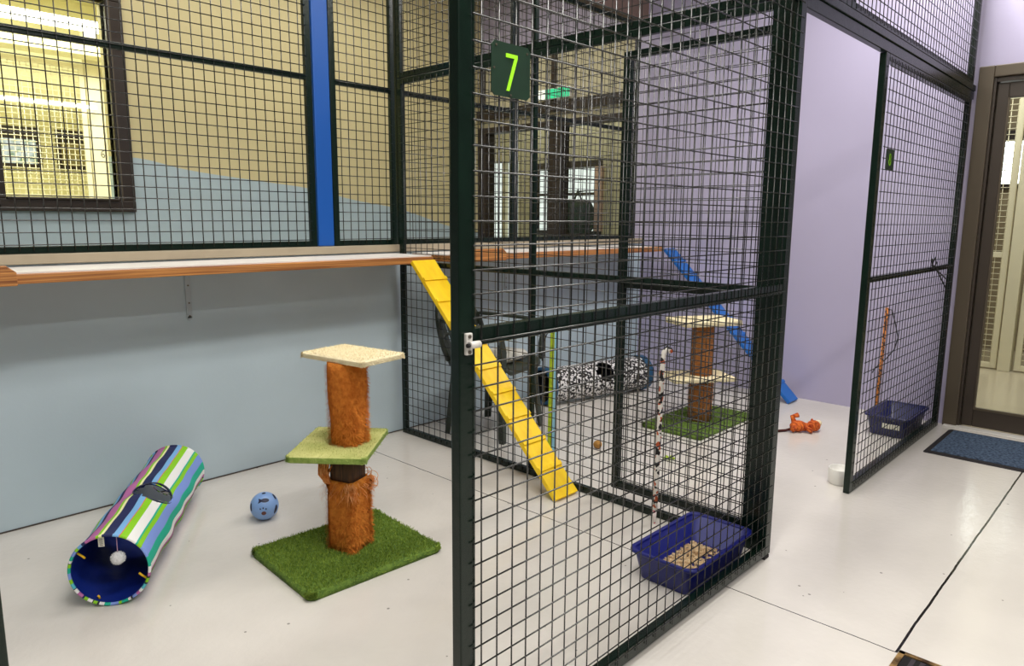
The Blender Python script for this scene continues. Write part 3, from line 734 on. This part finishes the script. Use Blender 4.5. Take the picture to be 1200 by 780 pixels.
# second tunnel, black and white print with blue rims
TR2 = 0.128
p0b, axb, Lb, upb, sideb = tunnel_geo((3.545, 3.09, TR2 + 0.003), (4.42, 2.87, TR2 + 0.003), TR2)
t = thing('cat_tunnel', 'black and white print cat tunnel with blue rims behind the mesh', 'cat tunnel', (3.98, 2.98, 0), 'cat play tunnels')
def shell2(rad, hole, name, m):
    n, l = 64, 30; mb = MB(); vs = []
    for i in range(l + 1):
        for j in range(n):
            a = 2 * math.pi * j / n
            rr = rad - 0.006 * abs(math.sin(i / l * math.pi * 2))
            vs.append(p0b + axb * (Lb * i / l) + sideb * math.cos(a) * rr + upb * math.sin(a) * rr)
    hc = p0b + axb * (Lb * 0.53) + (-sideb if sideb.y > 0 else sideb) * rad * 0.8 + upb * rad * 0.6
    for i in range(l):
        for j in range(n):
            q = (i * n + j, i * n + (j + 1) % n, (i + 1) * n + (j + 1) % n, (i + 1) * n + j)
            if ((vs[q[0]] + vs[q[2]]) / 2 - hc).length < 0.075: continue
            mb.f.append(q); mb.m.append(0); mb.sm.append(True)
    mb.v = [tuple(v) for v in vs]
    part(name, mb, m, t)
shell2(TR2 - 0.003, True, 'sleeve', M['zebra']); shell2(TR2 - 0.009, True, 'lining', M['black_lining'])
for s0 in (0.0, Lb):
    mb = MB(); ring = []
    prof = [(-0.004, 0.0), (0.048, 0.0), (0.048, -0.004), (0.0, -0.022), (-0.004, -0.014)] if s0 == 0 else [(0.004, 0.0), (-0.048, 0.0), (-0.048, -0.004), (0.0, -0.022), (0.004, -0.014)]
    rg = [[p0b + axb * (s0 + u) + (sideb * math.cos(a) + upb * math.sin(a)) * (TR2 + 0.001 + v) for u, v in prof] for a in [2 * math.pi * k / 48 for k in range(48)]]
    mb.rings(rg, close=True); part('end_rim', mb, M['teal_rim'], t)

# ------------------------------------------------------------------ ball
bc = Vector((1.332, 2.69, 0.0575)); br = 0.0575
t = thing('cat_ball', 'light blue ball with dark fish and paw prints on the floor', 'ball', (bc.x, bc.y, 0))
mb = MB(); mb.ell(bc, (br, br, br), nu=40, nv=24); part('body', mb, M['ball'], t)
fw = (Vector((0, 0, 1.25)) - bc).normalized(); rt = fw.cross(Vector((0, 0, 1))).normalized() * -1; uq = fw.cross(rt) * 1
if uq.z < 0: uq = -uq
if rt.x < 0: rt = -rt
def decal(mb, poly, cu, cv, h=0.0005):
    def sp(x, y):
        a = cu + x; b = cv + y
        return bc + (fw * math.cos(a) * math.cos(b) + rt * math.sin(a) * math.cos(b) + uq * math.sin(b)).normalized() * (br + h)
    fine = [(x0 + (x1 - x0) * k / 4, y0 + (y1 - y0) * k / 4) for (x0, y0), (x1, y1) in zip(poly, poly[1:] + poly[:1]) for k in range(4)]
    n = len(fine); K = 6
    vs = [sp(0, 0)] + [sp(x * r / K, y * r / K) for r in range(1, K + 1) for x, y in fine]
    fs = [(0, 1 + i, 1 + (i + 1) % n) for i in range(n)]
    for r in range(K - 1):
        o = 1 + r * n
        fs += [(o + i, o + n + i, o + n + (i + 1) % n, o + (i + 1) % n) for i in range(n)]
    mb.add(vs, fs)
def oval(rx, ry, ph=0.0, n=18): return [(rx * math.cos(2 * math.pi * k / n) * math.cos(ph) - ry * math.sin(2 * math.pi * k / n) * math.sin(ph), rx * math.cos(2 * math.pi * k / n) * math.sin(ph) + ry * math.sin(2 * math.pi * k / n) * math.cos(ph)) for k in range(n)]
mb = MB(); decal(mb, [(0.3 * math.cos(w), 0.16 * math.sin(w)) for w in [R(-160 + 16 * k) for k in range(21)]] + [(-0.52, 0.19), (-0.45, 0.0), (-0.52, -0.19)], 0.06, 0.38)
part('fish_print', mb, M['dark_print'], t, label='dark fish print')
for pl, cu, cv in ((oval(0.3, 0.13, 0.1), 0.0, 1.1), (oval(0.16, 0.26, -0.3), 1.05, 0.62), (oval(0.15, 0.34), 0.95, -0.35), (oval(0.12, 0.3), -1.15, 0.0)):
    mb = MB(); decal(mb, pl, cu, cv); part('dark_hole', mb, M['dark_print'], t, label='dark oval hole')  # flat dark decals paint the shade inside the holes
mb = MB(); decal(mb, oval(0.19, 0.15), -0.08, -0.55, 0.0007); part('paw_print', mb, M['rust_print'], t, label='rust brown paw print')
for a, b in ((-0.3, -0.2), (-0.1, -0.16), (0.1, -0.24)):
    mb = MB(); decal(mb, oval(0.05, 0.06), a, b); part('paw_toe', mb, M['dark_print'], t)

# ------------------------------------------------------------------ litter trays
def tray(label, x0, x1, y0, y1, h, m, wall=0.004):
    t = thing('litter_tray', label, 'litter tray', ((x0 + x1) / 2, (y0 + y1) / 2, 0), 'blue litter trays')
    cx, cy, hx, hy = (x0 + x1) / 2, (y0 + y1) / 2, (x1 - x0) / 2, (y1 - y0) / 2
    rg = lambda ins, z: rrect(cx, cy, hx - ins, hy - ins, 0, z, r=0.14, n=6)
    mb = MB()
    mb.rings([rg(0.036, 0.0), rg(0.032, 0.004), rg(0.013, h - 0.012), rg(0.013, h - 0.006)] + [rg(0.016, h - 0.006), rg(0.036, 0.007)], smooth=True)
    part('basin', mb, m, t)
    mb = MB(); mb.rings([rg(0.015, h - 0.008), rg(0.001, h - 0.012), rg(0.0, h - 0.007), rg(0.002, h), rg(0.010, h), rg(0.017, h - 0.004)], close=True); part('rim', mb, m, t)
    return t
tray('royal blue litter tray with tan pellets inside the front panel corner', 1.985, 2.44, 1.058, 1.325, 0.112, M['navy'])
t2 = tray('navy litter tray with a white label behind the panel beside the door', 4.42, 4.87, 1.06, 1.312, 0.125, M['navy2'])
mb = MB(); mb.obox((4.4255, 1.205, 0.055), (0, -0.095, 0), (-0.004, 0, 0.03), (-0.0012, 0, 0)); part('label_sticker', mb, M['tag'], t2, label='white label')
mb = MB()
for _ in range(2400):
    x = random.uniform(2.05, 2.38); y = random.uniform(1.105, 1.283)
    dcl = max(abs(x - 2.215) / 0.165, abs(y - 1.2) / 0.088)
    if dcl + random.uniform(-0.25, 0.25) > 1: continue
    if y < 1.2 and x > 2.2 and random.random() < 0.72: continue
    a = random.uniform(0, 3.14); d = Vector((math.cos(a), math.sin(a), random.uniform(-0.2, 0.2))) * 0.0055
    p = Vector((x, y, random.uniform(0.0105, 0.016)))
    mb.tube([p - d, p + d], 0.0026, 5)
o = single('litter', mb, M['litter'], 'tan wood litter pellets scattered inside the royal blue tray', 'litter'); o['kind'] = 'stuff'

# ------------------------------------------------------------------ wands
t = thing('cat_wand', 'leopard spotted cat wand standing by the folded cage door', 'cat wand', (2.44, 1.5, 0), 'cat teaser wands')
mb = MB()
mb.tube([(2.443 + 0.006 * z, 1.497 - 0.01 * z, z) for z in (0.06, 0.2, 0.4, 0.55, 0.68)] + [(2.448, 1.49, 0.71), (2.452, 1.487, 0.732), (2.461, 1.481, 0.742), (2.472, 1.474, 0.736), (2.476, 1.470, 0.725)], 0.0102, 10); part('sleeve', mb, M['leopard'], t)
mb = MB(); mb.tube([(2.443, 1.497, 0.0), (2.443, 1.497, 0.03), (2.443, 1.497, 0.06)], [0.004, 0.008, 0.0086], 8); part('tip', mb, spot_material('pink_tip', (238, 226, 222), [(214, 60, 90)], 40, [0.55]), t, label='white and pink cloth tip')

t = thing('cat_wand', 'lime and pale blue striped cat wand behind the yellow ramp', 'cat wand', (2.562, 2.18, 0), 'cat teaser wands')
mb = MB(); mb.obox((2.56, 2.192, 0.0), (0.0135, -0.0155, 0), (0.004, 0.004, 0), (0.006, -0.006, 0.73)); part('lime_strip', mb, M['lime_cloth'], t, bevel=0.001, label='lime cloth strip')
mb = MB(); mb.obox((2.574, 2.1760, 0.0), (0.0105, -0.0125, 0), (0.004, 0.004, 0), (0.006, -0.006, 0.735)); part('blue_strip', mb, M['sky_cloth'], t, bevel=0.001, label='pale blue cloth strip')
mb = MB(); mb.tube([(2.565, 2.186, 0.73), (2.56, 2.2, 0.71), (2.552, 2.218, 0.66), (2.55, 2.226, 0.6), (2.553, 2.225, 0.57)], 0.0028, 6); part('cord', mb, M['cord'], t)

t = thing('cat_wand', 'orange spotted cat wand with a black cord leaning on the lilac wall', 'cat wand', (4.86, 1.36, 0), 'cat teaser wands')
mb = MB(); mb.tube([(4.86, 1.366, 0.006), (4.98, 1.388, 0.70)], 0.0105, 8); part('rod', mb, M['orange_wand'], t)
mb = MB(); mb.tube([(4.977, 1.388, 0.69), (4.965, 1.355, 0.69), (4.96, 1.33, 0.62), (4.95, 1.30, 0.52), (4.95, 1.315, 0.44), (4.95, 1.36, 0.37), (4.945, 1.42, 0.30), (4.935, 1.43, 0.27)], 0.0034, 6); part('cord', mb, M['cord'], t)

mb = MB()
mb.tube([(4.32, 1.006, 1.055), (4.34, 1.006, 1.02), (4.42, 1.006, 1.006), (4.5, 1.006, 0.96), (4.63, 1.006, 0.9), (4.74, 1.006, 0.84)], 0.004, 6)
mb.tube([(4.34, 1.006, 1.03), (4.39, 1.006, 1.06), (4.42, 1.006, 1.03), (4.37, 1.006, 1.0), (4.33, 1.006, 1.02)], 0.004, 6)
mb.tube([(4.37, 1.006, 1.0), (4.5, 1.008, 0.975), (4.66, 1.006, 0.93)], 0.0035, 6)
single('cord', mb, M['cord'], 'black cord knotted over the mid rail beside the glass door', 'cord')

# ------------------------------------------------------------------ plastic chair
t = thing('garden_chair', 'dark green plastic garden chair behind the yellow ramp', 'chair', (2.91, 2.92, 0))
ca = R(12); fx = Vector((math.cos(ca), math.sin(ca), 0)); fy = Vector((math.sin(ca), -math.cos(ca), 0))   # fx lateral, fy forward
co = Vector((2.92, 2.915, 0))
def W(l, f, z): return co + fx * l + fy * f + Vector((0, 0, z))
for sx, sy in ((-1, -1), (1, -1), (-1, 1), (1, 1)):
    mb = MB(); top = W(sx * 0.2, sy * 0.17, 0.415); bot = W(sx * 0.225, sy * 0.205 , 0.0)
    rings = []
    for k in range(7):
        p = top.lerp(bot, k / 6); w = 0.052 - 0.02 * k / 6
        a, b = fx * -sx, fy * -sy
        rings.append([p, p + a * w, p + a * w + b * 0.008, p + a * 0.008 + b * 0.008, p + a * 0.008 + b * w, p + b * w])
    mb.rings(rings, smooth=False); part('leg', mb, M['chair'], t, bevel=0.002)
mb = MB()
rings = []
for z, ins in ((0.405, 0.0), (0.425, -0.004), (0.432, 0.004), (0.424, 0.03)):
    pts = rrect(0, 0, 0.225 - ins, 0.215 - ins, 0, z, r=0.2, n=6)
    rings.append([W(p.x, p.y, p.z - (0.02 if p.y > 0.2 else 0)) for p in pts])
mb.rings(rings); part('seat', mb, M['chair'], t)
# back: arched frame and fan of slats
def arch(u):  # u 0..1 across the back, returns lateral, height
    a = math.pi * (1 - u); return 0.215 * math.cos(a), 0.56 + 0.24 * math.sin(a)
def backpt(l, z): return W(l, -0.19 - (z - 0.42) * 0.28 - 0.05 * (1 - (l / 0.22) ** 2), z)
mb = MB(); mb.tube([backpt(-0.17, 0.43), backpt(-0.205, 0.5)] + [backpt(*arch(k / 16)) for k in range(17)] + [backpt(0.205, 0.5), backpt(0.17, 0.43)], 0.017, 8); bk = part('back_frame', mb, M['chair'], t)
for k in range(1, 8):
    u = k / 8; l1, z1 = arch(u); l0 = l1 * 0.62
    mb = MB(); n = 8; rings = []
    for i in range(n + 1):
        g = i / n; p = backpt(l0 + (l1 - l0) * g, 0.43 + (z1 - 0.43) * g); w = 0.011 + 0.006 * g
        rings.append([p - fx * w - fy * 0.003, p + fx * w - fy * 0.003, p + fx * w + fy * 0.003, p - fx * w + fy * 0.003])
    mb.rings(rings, smooth=False); part('back_slat', mb, M['chair'], t)
mb = MB(); mb.tube([backpt(-0.2 + 0.05 * k, 0.56 + 0.012 * math.sin(k)) for k in range(9)], 0.01, 6); part('back_rail', mb, M['chair'], t)
for sx in (-1, 1):
    mb = MB(); rings = []
    path = [(0.2, -0.25, 0.66), (0.225, -0.15, 0.655), (0.245, -0.02, 0.65), (0.245, 0.1, 0.645), (0.24, 0.17, 0.632), (0.232, 0.195, 0.6)]
    for l, f, z in path:
        p = W(sx * l, f, z); rings.append([p - fx * 0.024, p + fx * 0.024, p + fx * 0.024 + Vector((0, 0, 0.016)), p - fx * 0.024 + Vector((0, 0, 0.016))])
    for z in (0.52, 0.42):
        p = W(sx * 0.222, 0.195, z); rings.append([p - fx * 0.028 + fy * 0.008, p + fx * 0.028 + fy * 0.008, p + fx * 0.028 - fy * 0.012, p - fx * 0.028 - fy * 0.012])
    mb.rings(rings, smooth=False); part('armrest', mb, M['chair'], t, bevel=0.003)
mb = MB()
rg = []
for z, k in ((0.434, 0.86), (0.437, 1.0), (0.455, 1.04), (0.472, 0.95), (0.478, 0.6), (0.474, 0.2)):
    rg.append([W(p.x * k + 0.01, p.y * k - 0.0, z + 0.006 * math.sin(9 * p.x + 5 * p.y)) for p in rrect(0.02, 0.03, 0.14, 0.12, 0, 0, r=0.3, n=8)])
mb.rings(rg); single('cushion', mb, M['cushion'], 'crumpled pale cushion lying on the plastic chair seat', 'cushion')

# ------------------------------------------------------------------ small toys and the bowl
mb = MB(); rg = []
def circ(c, r_, z, n=40): return [Vector((c[0] + r_ * math.cos(2 * math.pi * k / n), c[1] + r_ * math.sin(2 * math.pi * k / n), z)) for k in range(n)]
cb = (3.475, 1.11)
mb.rings([circ(cb, 0.048, 0.0), circ(cb, 0.051, 0.004), circ(cb, 0.054, 0.074), circ(cb, 0.052, 0.077), circ(cb, 0.049, 0.074), circ(cb, 0.045, 0.012)])
single('pet_bowl', mb, M['bowl'], 'white pet bowl on the floor behind the panel post', 'bowl')

t = thing('plush_toy', 'orange striped plush toy lying on the floor by the lilac wall', 'toy', (4.2, 1.56, 0))
def yawm(a): return Matrix.Rotation(a, 3, 'Z')
d = Vector((0.72, -0.69, 0)); n = Vector((0.69, 0.72, 0)); pc = Vector((4.2, 1.57, 0))
rt3 = Matrix((d, n, Vector((0, 0, 1)))).transposed()
mb = MB(); mb.ell(pc + d * -0.035 + Vector((0, 0, 0.035)), (0.05, 0.036, 0.034), rot=rt3); mb.ell(pc + d * 0.005 + Vector((0, 0, 0.03)), (0.03, 0.026, 0.026), rot=rt3)
mb.tube([pc + d * -0.05 + n * 0.02 + Vector((0, 0, 0.05)), pc + d * -0.06 + n * 0.03 + Vector((0, 0, 0.085)), pc + d * -0.025 + n * 0.03 + Vector((0, 0, 0.095))], [0.018, 0.015, 0.016], 8)
mb.tube([pc + d * -0.06 + n * -0.02 + Vector((0, 0, 0.04)), pc + d * -0.085 + n * -0.03 + Vector((0, 0, 0.016))], [0.016, 0.015], 8)
mb.tube([pc + d * 0.0 + n * -0.02 + Vector((0, 0, 0.03)), pc + d * 0.03 + n * -0.05 + Vector((0, 0, 0.016))], [0.015, 0.014], 8)
body = part('body', mb, M['tiger'], t)
mb = MB(); hc = pc + d * 0.06 + Vector((0, 0, 0.036)); mb.ell(hc, (0.04, 0.036, 0.034), rot=rt3); mb.ell(hc + n * 0.026 + Vector((0, 0, 0.026)), (0.011, 0.007, 0.012)); mb.ell(hc - n * 0.026 + Vector((0, 0, 0.026)), (0.011, 0.007, 0.012)); hd = part('head', mb, M['tiger'], t)
mb = MB(); mb.ell(hc + d * 0.03 + n * 0.012 + Vector((0, 0, 0.012)), (0.024, 0.022, 0.02), rot=rt3); part('muzzle', mb, M['ivory'], hd, label='ivory muzzle')
mb = MB(); mb.tube([pc + d * -0.07 + Vector((0, 0, 0.02)), pc + d * -0.11 + Vector((0, 0, 0.009)), pc + d * -0.165 + n * -0.01 + Vector((0, 0, 0.0085))], [0.009, 0.008, 0.0085], 8); part('tail', mb, M['tiger_dark'], t)

mb = MB(); mb.ell((3.07, 2.26, 0.0225), (0.026, 0.023, 0.0225), nu=20, nv=12)
for k in range(6): mb.tube([(3.07 + 0.0245 * math.cos(R(60 * k)) * math.sin(w), 2.26 + 0.0215 * math.sin(R(60 * k)) * math.sin(w), 0.0225 + 0.0215 * math.cos(w)) for w in [R(15 + 15 * i) for i in range(11)]], 0.0015, 4)
single('toy_ball', mb, M['nut'], 'small tan toy ball on the floor behind the partition mesh', 'ball')
mb = MB()
for k in range(5):
    a = R(72 * k); mb.ell((3.19 + 0.018 * math.cos(a), 1.88 + 0.018 * math.sin(a), 0.009), (0.016, 0.007, 0.007), rot=Matrix.Rotation(a, 3, 'Z'), nu=10, nv=6)
single('felt_toy', mb, M['sprig'], 'tiny yellow green toy on the floor behind the leopard wand', 'toy')

# ------------------------------------------------------------------ door mat, drain
t = thing('door_mat', 'blue ribbed door mat with black border before the glass door', 'mat', (4.6, 0.6, 0))
mx0, mx1, my0, my1 = 4.285, 4.87, 0.2, 0.95
mb = MB(); mb.rings([rrect((mx0 + mx1) / 2, (my0 + my1) / 2, (mx1 - mx0) / 2 - i, (my1 - my0) / 2 - i, 0, z, r=0.02, n=3) for z, i in ((0, 0), (0.003, 0), (0.009, 0.01), (0.009, 0.03))], smooth=False); part('border', mb, M['black'], t)
mb = MB(); mb.box((mx0 + 0.032, my0 + 0.032, 0.0091), (mx1 - 0.032, my1 - 0.032, 0.0115))
for k in range(40):
    x = mx0 + 0.036 + k * (mx1 - mx0 - 0.072) / 40
    mb.box((x, my0 + 0.034, 0.0115), (x + 0.008, my1 - 0.034, 0.0145))
part('pile', mb, M['mat_blue'], t)

t = thing('floor_drain', 'worn brass floor drain where two floor joints meet', 'drain', (2.02, 0.32, 0))
mb = MB()
x0, x1, y0, y1 = 1.85, 2.186, 0.155, 0.490
for q in (((x0, y0), (x1, y0 + 0.016)), ((x0, y1 - 0.016), (x1, y1)), ((x0, y0), (x0 + 0.016, y1)), ((x1 - 0.016, y0), (x1, y1))): mb.box((*q[0], 0.0), (*q[1], 0.004))
part('frame', mb, M['brass'], t)
mb = MB(); mb.box((x0 + 0.016, y0 + 0.016, 0.0003), (x1 - 0.016, y1 - 0.016, 0.0008)); part('pit', mb, M['drain_pit'], t)  # flat black sheet stands in for the shade under the grate
mb = MB()
for k in range(12): mb.box((x0 + 0.022, y0 + 0.022 + k * 0.024, 0.0009), (x1 - 0.022, y0 + 0.034 + k * 0.024, 0.003))
part('grate', mb, M['drain_dark'], t)

# ------------------------------------------------------------------ glass door on the right
dr = bpy.data.objects.new('door_1', None); C.objects.link(dr); dr['kind'] = 'structure'; dr.location = (5.0, 0.5, 0); LOC['door_1'] = Vector(dr.location)
mb = MB()
mb.box((4.965, 0.935, 0), (5.12, 1.012, 2.135)); mb.box((4.965, -0.05, 2.07), (5.12, 0.935, 2.135)); mb.box((4.965, -0.05, 0), (5.12, 0.012, 2.07))
part('door_frame', mb, M['bronze'], dr, bevel=0.005)
mb = MB(); mb.box((4.985, 0.922, 0), (5.1, 0.937, 2.075)); mb.box((4.985, 0.01, 2.045), (5.1, 0.922, 2.07)); part('door_rebate', mb, M['bronze_dark'], dr, bevel=0.003)
mb = MB()
mb.box((5.01, 0.862, 0.012), (5.055, 0.919, 2.04)); mb.box((5.01, 0.016, 0.012), (5.055, 0.075, 2.04)); mb.box((5.01, 0.075, 1.955), (5.055, 0.862, 2.04)); mb.box((5.01, 0.075, 0.012), (5.055, 0.862, 0.118))
lf = part('door_leaf', mb, M['bronze_dark'], dr, bevel=0.004)
mb = MB(); mb.box((5.006, 0.075, 0.118), (5.03, 0.862, 0.131)); mb.box((5.006, 0.854, 0.131), (5.03, 0.862, 1.955)); part('glazing_bead', mb, M['bronze'], lf)
mb = MB(); mb.box((5.033, 0.075, 0.118), (5.039, 0.862, 1.955)); part('pane', mb, M['glass'], lf)
mb = MB(); mb.box((4.93, -0.04, 0), (5.0, 1.0, 0.01)); part('threshold', mb, M['steel'], dr, bevel=0.003)

# room beyond the glass door
mb = MB(); mb.box((5.0, -2.5, -0.06), (8.4, 2.6, -0.001)); struct('floor_beyond', mb, M['room_floor'])
mb = wall_pieces(0, 8.4, 8.5, -2.5, 2.6, 0, 3.3, [(1.05, 1.9, 1.62, 2.02)]); struct('wall_beyond', mb, mat('taupe_wall', (150, 136, 112), rough=0.7))
mb = MB(); mb.box((5.14, 2.6, 0), (8.5, 2.7, 3.3)); struct('wall_beyond_left', mb, M['cream'])
mb = MB(); mb.box((5.14, -2.5, 3.3), (8.5, 2.7, 3.36)); struct('ceiling_beyond', mb, M['ceiling'])
w5 = bpy.data.objects.new('window_5', None); C.objects.link(w5); w5['kind'] = 'structure'; w5.location = (8.4, 1.5, 1.6); LOC['window_5'] = Vector(w5.location)
mb = MB(); mb.box((8.36, 1.0, 2.02), (8.42, 1.95, 2.12)); mb.box((8.36, 1.0, 1.57), (8.42, 1.95, 1.62)); mb.box((8.36, 1.9, 1.62), (8.42, 1.95, 2.02)); part('window_frame', mb, M['brown_frame'], w5)
mb = MB(); mb.box((8.43, 1.05, 1.62), (8.44, 1.9, 2.02)); part('pane', mb, outdoor_material('bright_daylight', 8.0, False), w5)
def cream_cage(name, label, ax, c, u0, u1, z0, z1, mids, group, pitch=0.05, r=0.003, sw=0.045):
    loc = (c, (u0 + u1) / 2, z0) if ax == 0 else ((u0 + u1) / 2, c, z0)
    t = thing(name, label, 'mesh panel', loc, group)
    bars = [(u0, u0 + sw, z0, z1), (u1 - sw, u1, z0, z1), (u0 + sw, u1 - sw, z0, z0 + sw), (u0 + sw, u1 - sw, z1 - sw, z1)] + [(u0 + sw, u1 - sw, m_ - sw / 2, m_ + sw / 2) for m_ in mids]
    part('frame', frame_boxes(ax, c, c + 0.03, bars), M['cage_cream'], t, bevel=0.003)
    part('wire_mesh', wires(ax, c + 0.012, u0 + sw / 2, u1 - sw / 2, z0 + sw / 2, z1 - sw / 2, r=r), M['cage_cream'], t)
    return t
GB = 'cream cage fronts beyond the glass door'
cream_cage('mesh_panel', 'cream mesh cage front seen through the glass door, left of the cream post', 0, 7.2, 1.112, 2.3, 0.012, 2.4, (0.98,), GB)
cream_cage('mesh_panel', 'cream mesh cage front seen through the glass door, right of the cream post', 0, 7.2, -0.2, 0.985, 0.012, 2.4, (0.98,), GB)
mb = MB(); mb.box((7.17, 1.008, 0), (7.29, 1.098, 3.0)); single('cage_post', mb, M['cage_cream'], 'cream post between the cage fronts beyond the glass door', 'post', bevel=0.004)
o = thing('ceiling_light', 'fluorescent batten on the ceiling beyond the glass door', 'ceiling light', (6.4, 1.1, 3.24))  # unseen batten, added so the room beyond has its own light
mb = MB(); mb.box((6.34, 0.3, 3.24), (6.46, 1.9, 3.3)); part('housing', mb, M['steel'], o)
mb = MB(); mb.tube([(6.4, 0.32, 3.225), (6.4, 1.88, 3.225)], 0.018, 10); part('tube', mb, M['tube'], o)

# cages and lights in the yellow room beyond the mural window
GY = 'cream cage fronts in the yellow room'
cream_cage('mesh_panel', 'cream mesh cage front seen through the mural window, left of the post numbered 6', 1, 7.8, 0.2, 2.285, 0.012, 2.66, (2.28, 1.35), GY, r=0.0035)
cream_cage('mesh_panel', 'cream mesh cage front at the right edge of the mural window', 1, 7.8, 2.43, 4.2, 0.012, 2.66, (2.28, 1.35), GY, r=0.0035)
t = thing('cage_post', 'cream post numbered 6 seen through the mural window', 'post', (2.357, 7.8, 0))
mb = MB(); mb.box((2.293, 7.78, 0), (2.421, 7.86, 3.0)); part('upright', mb, M['cage_cream'], t, bevel=0.004)
mb = MB()
pts = [(2.40, 1.875), (2.385, 1.872), (2.374, 1.855), (2.372, 1.83), (2.382, 1.812), (2.397, 1.815), (2.402, 1.832), (2.39, 1.845), (2.375, 1.838)]
for (xa, za), (xb, zb) in zip(pts, pts[1:]): mb.tube([(xa, 7.779, za), (xb, 7.779, zb)], 0.0045, 5)
part('digit', mb, M['ink'], t, label='small dark 6')
mb = MB(); mb.box((0.0, 7.52, 2.70), (4.3, 7.77, 2.80)); mb.box((0.0, 7.68, 2.8), (4.3, 7.77, 2.84))
single('cage_canopy', mb, M['yellow_wall'], 'yellow ledge over the cage fronts seen through the mural window', 'ledge')
for lab, x0, x1, y, z, h in (('thick fluorescent batten high behind the mural window', 0.7, 2.19, 7.0, 2.835, 0.048), ('thin fluorescent tube across the cage fronts behind the mural window', 0.5, 2.33, 7.7, 2.262, 0.013)):  # the lower bar glows as a thin white band
    t = thing('ceiling_light', lab, 'light', ((x0 + x1) / 2, y, z - h), 'lights in the yellow room')
    mb = MB(); mb.tube([(x0, y, z), (x1, y, z)], h, 12); part('tube', mb, M['tube'], t)
    mb = MB(); mb.box((x0 - 0.02, y + h * 0.6, z - 0.02), (x0 + 0.01, y + h + 0.02, z + 0.02)); mb.box((x1 - 0.01, y + h * 0.6, z - 0.02), (x1 + 0.02, y + h + 0.02, z + 0.02)); part('end_cap', mb, M['steel'], t)

# exit sign
t = thing('exit_sign', 'small green and white exit sign seen through the rear mesh', 'sign', (4.92, 4.2, 2.285))
mb = MB(); mb.box((4.9, 4.0, 2.285), (4.925, 4.42, 2.375)); part('casing', mb, M['steel'], t, bevel=0.003)
mb = MB(); mb.box((4.897, 4.005, 2.29), (4.9, 4.27, 2.37)); part('green_face', mb, M['exit_green'], t, label='green lit face')
mb = MB(); mb.box((4.897, 4.27, 2.29), (4.9, 4.415, 2.37)); part('white_face', mb, M['exit_white'], t, label='white lit face')
for y in (4.1, 4.3):
    mb = MB(); mb.box((4.925, y, 2.31), (4.97, y + 0.03, 2.34)); part('mounting', mb, M['steel'], t)

# ------------------------------------------------------------------ light
def area(name, loc, size, power, rot=(0, 0, 0), col=(1, 0.97, 0.92)):
    l = bpy.data.lights.new(name, 'AREA'); l.shape = 'RECTANGLE'; l.size, l.size_y = size; l.energy = power; l.color = col
    o = bpy.data.objects.new(name, l); C.objects.link(o); o.location = loc; o.rotation_euler = rot; return o
area('ceiling_lamp', (1.0, 0.7, 3.26), (1.5, 0.25), 50)
area('ceiling_lamp', (3.7, 1.1, 3.26), (2.2, 0.25), 70)
area('ceiling_lamp', (1.6, 2.3, 3.26), (1.5, 0.2), 24)
area('ceiling_lamp', (0.4, -1.2, 3.26), (2.4, 0.3), 105)
area('corridor_lamp', (2.4, 4.3, 3.26), (3.6, 0.25), 46, col=(1, 0.96, 0.86))  # added area light that brightens the corridor, no fixture seen
area('yellow_room_lamp', (1.8, 6.6, 3.36), (2.5, 1.2), 160, col=(1, 0.98, 0.9))  # added overhead light, brightens this room beyond what its tubes give
area('annex_lamp', (5.8, 5.2, 3.26), (0.6, 1.4), 22)  # added area light besides the bright windows, no fixture seen
area('beyond_lamp', (6.4, 0.8, 3.2), (0.4, 2.0), 55, col=(1, 0.98, 0.93))  # added area light, out of view, to brighten the room past the door

w = bpy.data.worlds.new('World'); bpy.context.scene.world = w; w.use_nodes = True
w.node_tree.nodes['Background'].inputs[0].default_value = (1.0, 0.985, 0.96, 1); w.node_tree.nodes['Background'].inputs[1].default_value = 0.14

# ------------------------------------------------------------------ camera
cam = bpy.data.cameras.new('camera'); co_ = bpy.data.objects.new('camera', cam); C.objects.link(co_)
F_ = 832.12
r_ = Vector((0.69004529, -0.72373002, 0.00723597)); u_ = Vector((0.10986831, 0.11462601, 0.98731445)); f_ = Vector((0.71537854, 0.68049668, -0.15861213))
mw = Matrix((r_, u_, -f_)).transposed().to_4x4(); mw.translation = Vector((0, 0, 1.25))
co_.matrix_world = mw
cam.sensor_fit = 'HORIZONTAL'; cam.sensor_width = 36; cam.lens = F_ / 1200 * 36; cam.clip_start = 0.02
s = bpy.context.scene; s.camera = co_
s.view_settings.view_transform = 'Standard'; s.view_settings.look = 'None'; s.view_settings.gamma = 1; s.view_settings.exposure = 0; s.view_settings.use_curve_mapping = False
s.cycles.max_bounces = 8; s.cycles.transparent_max_bounces = 16
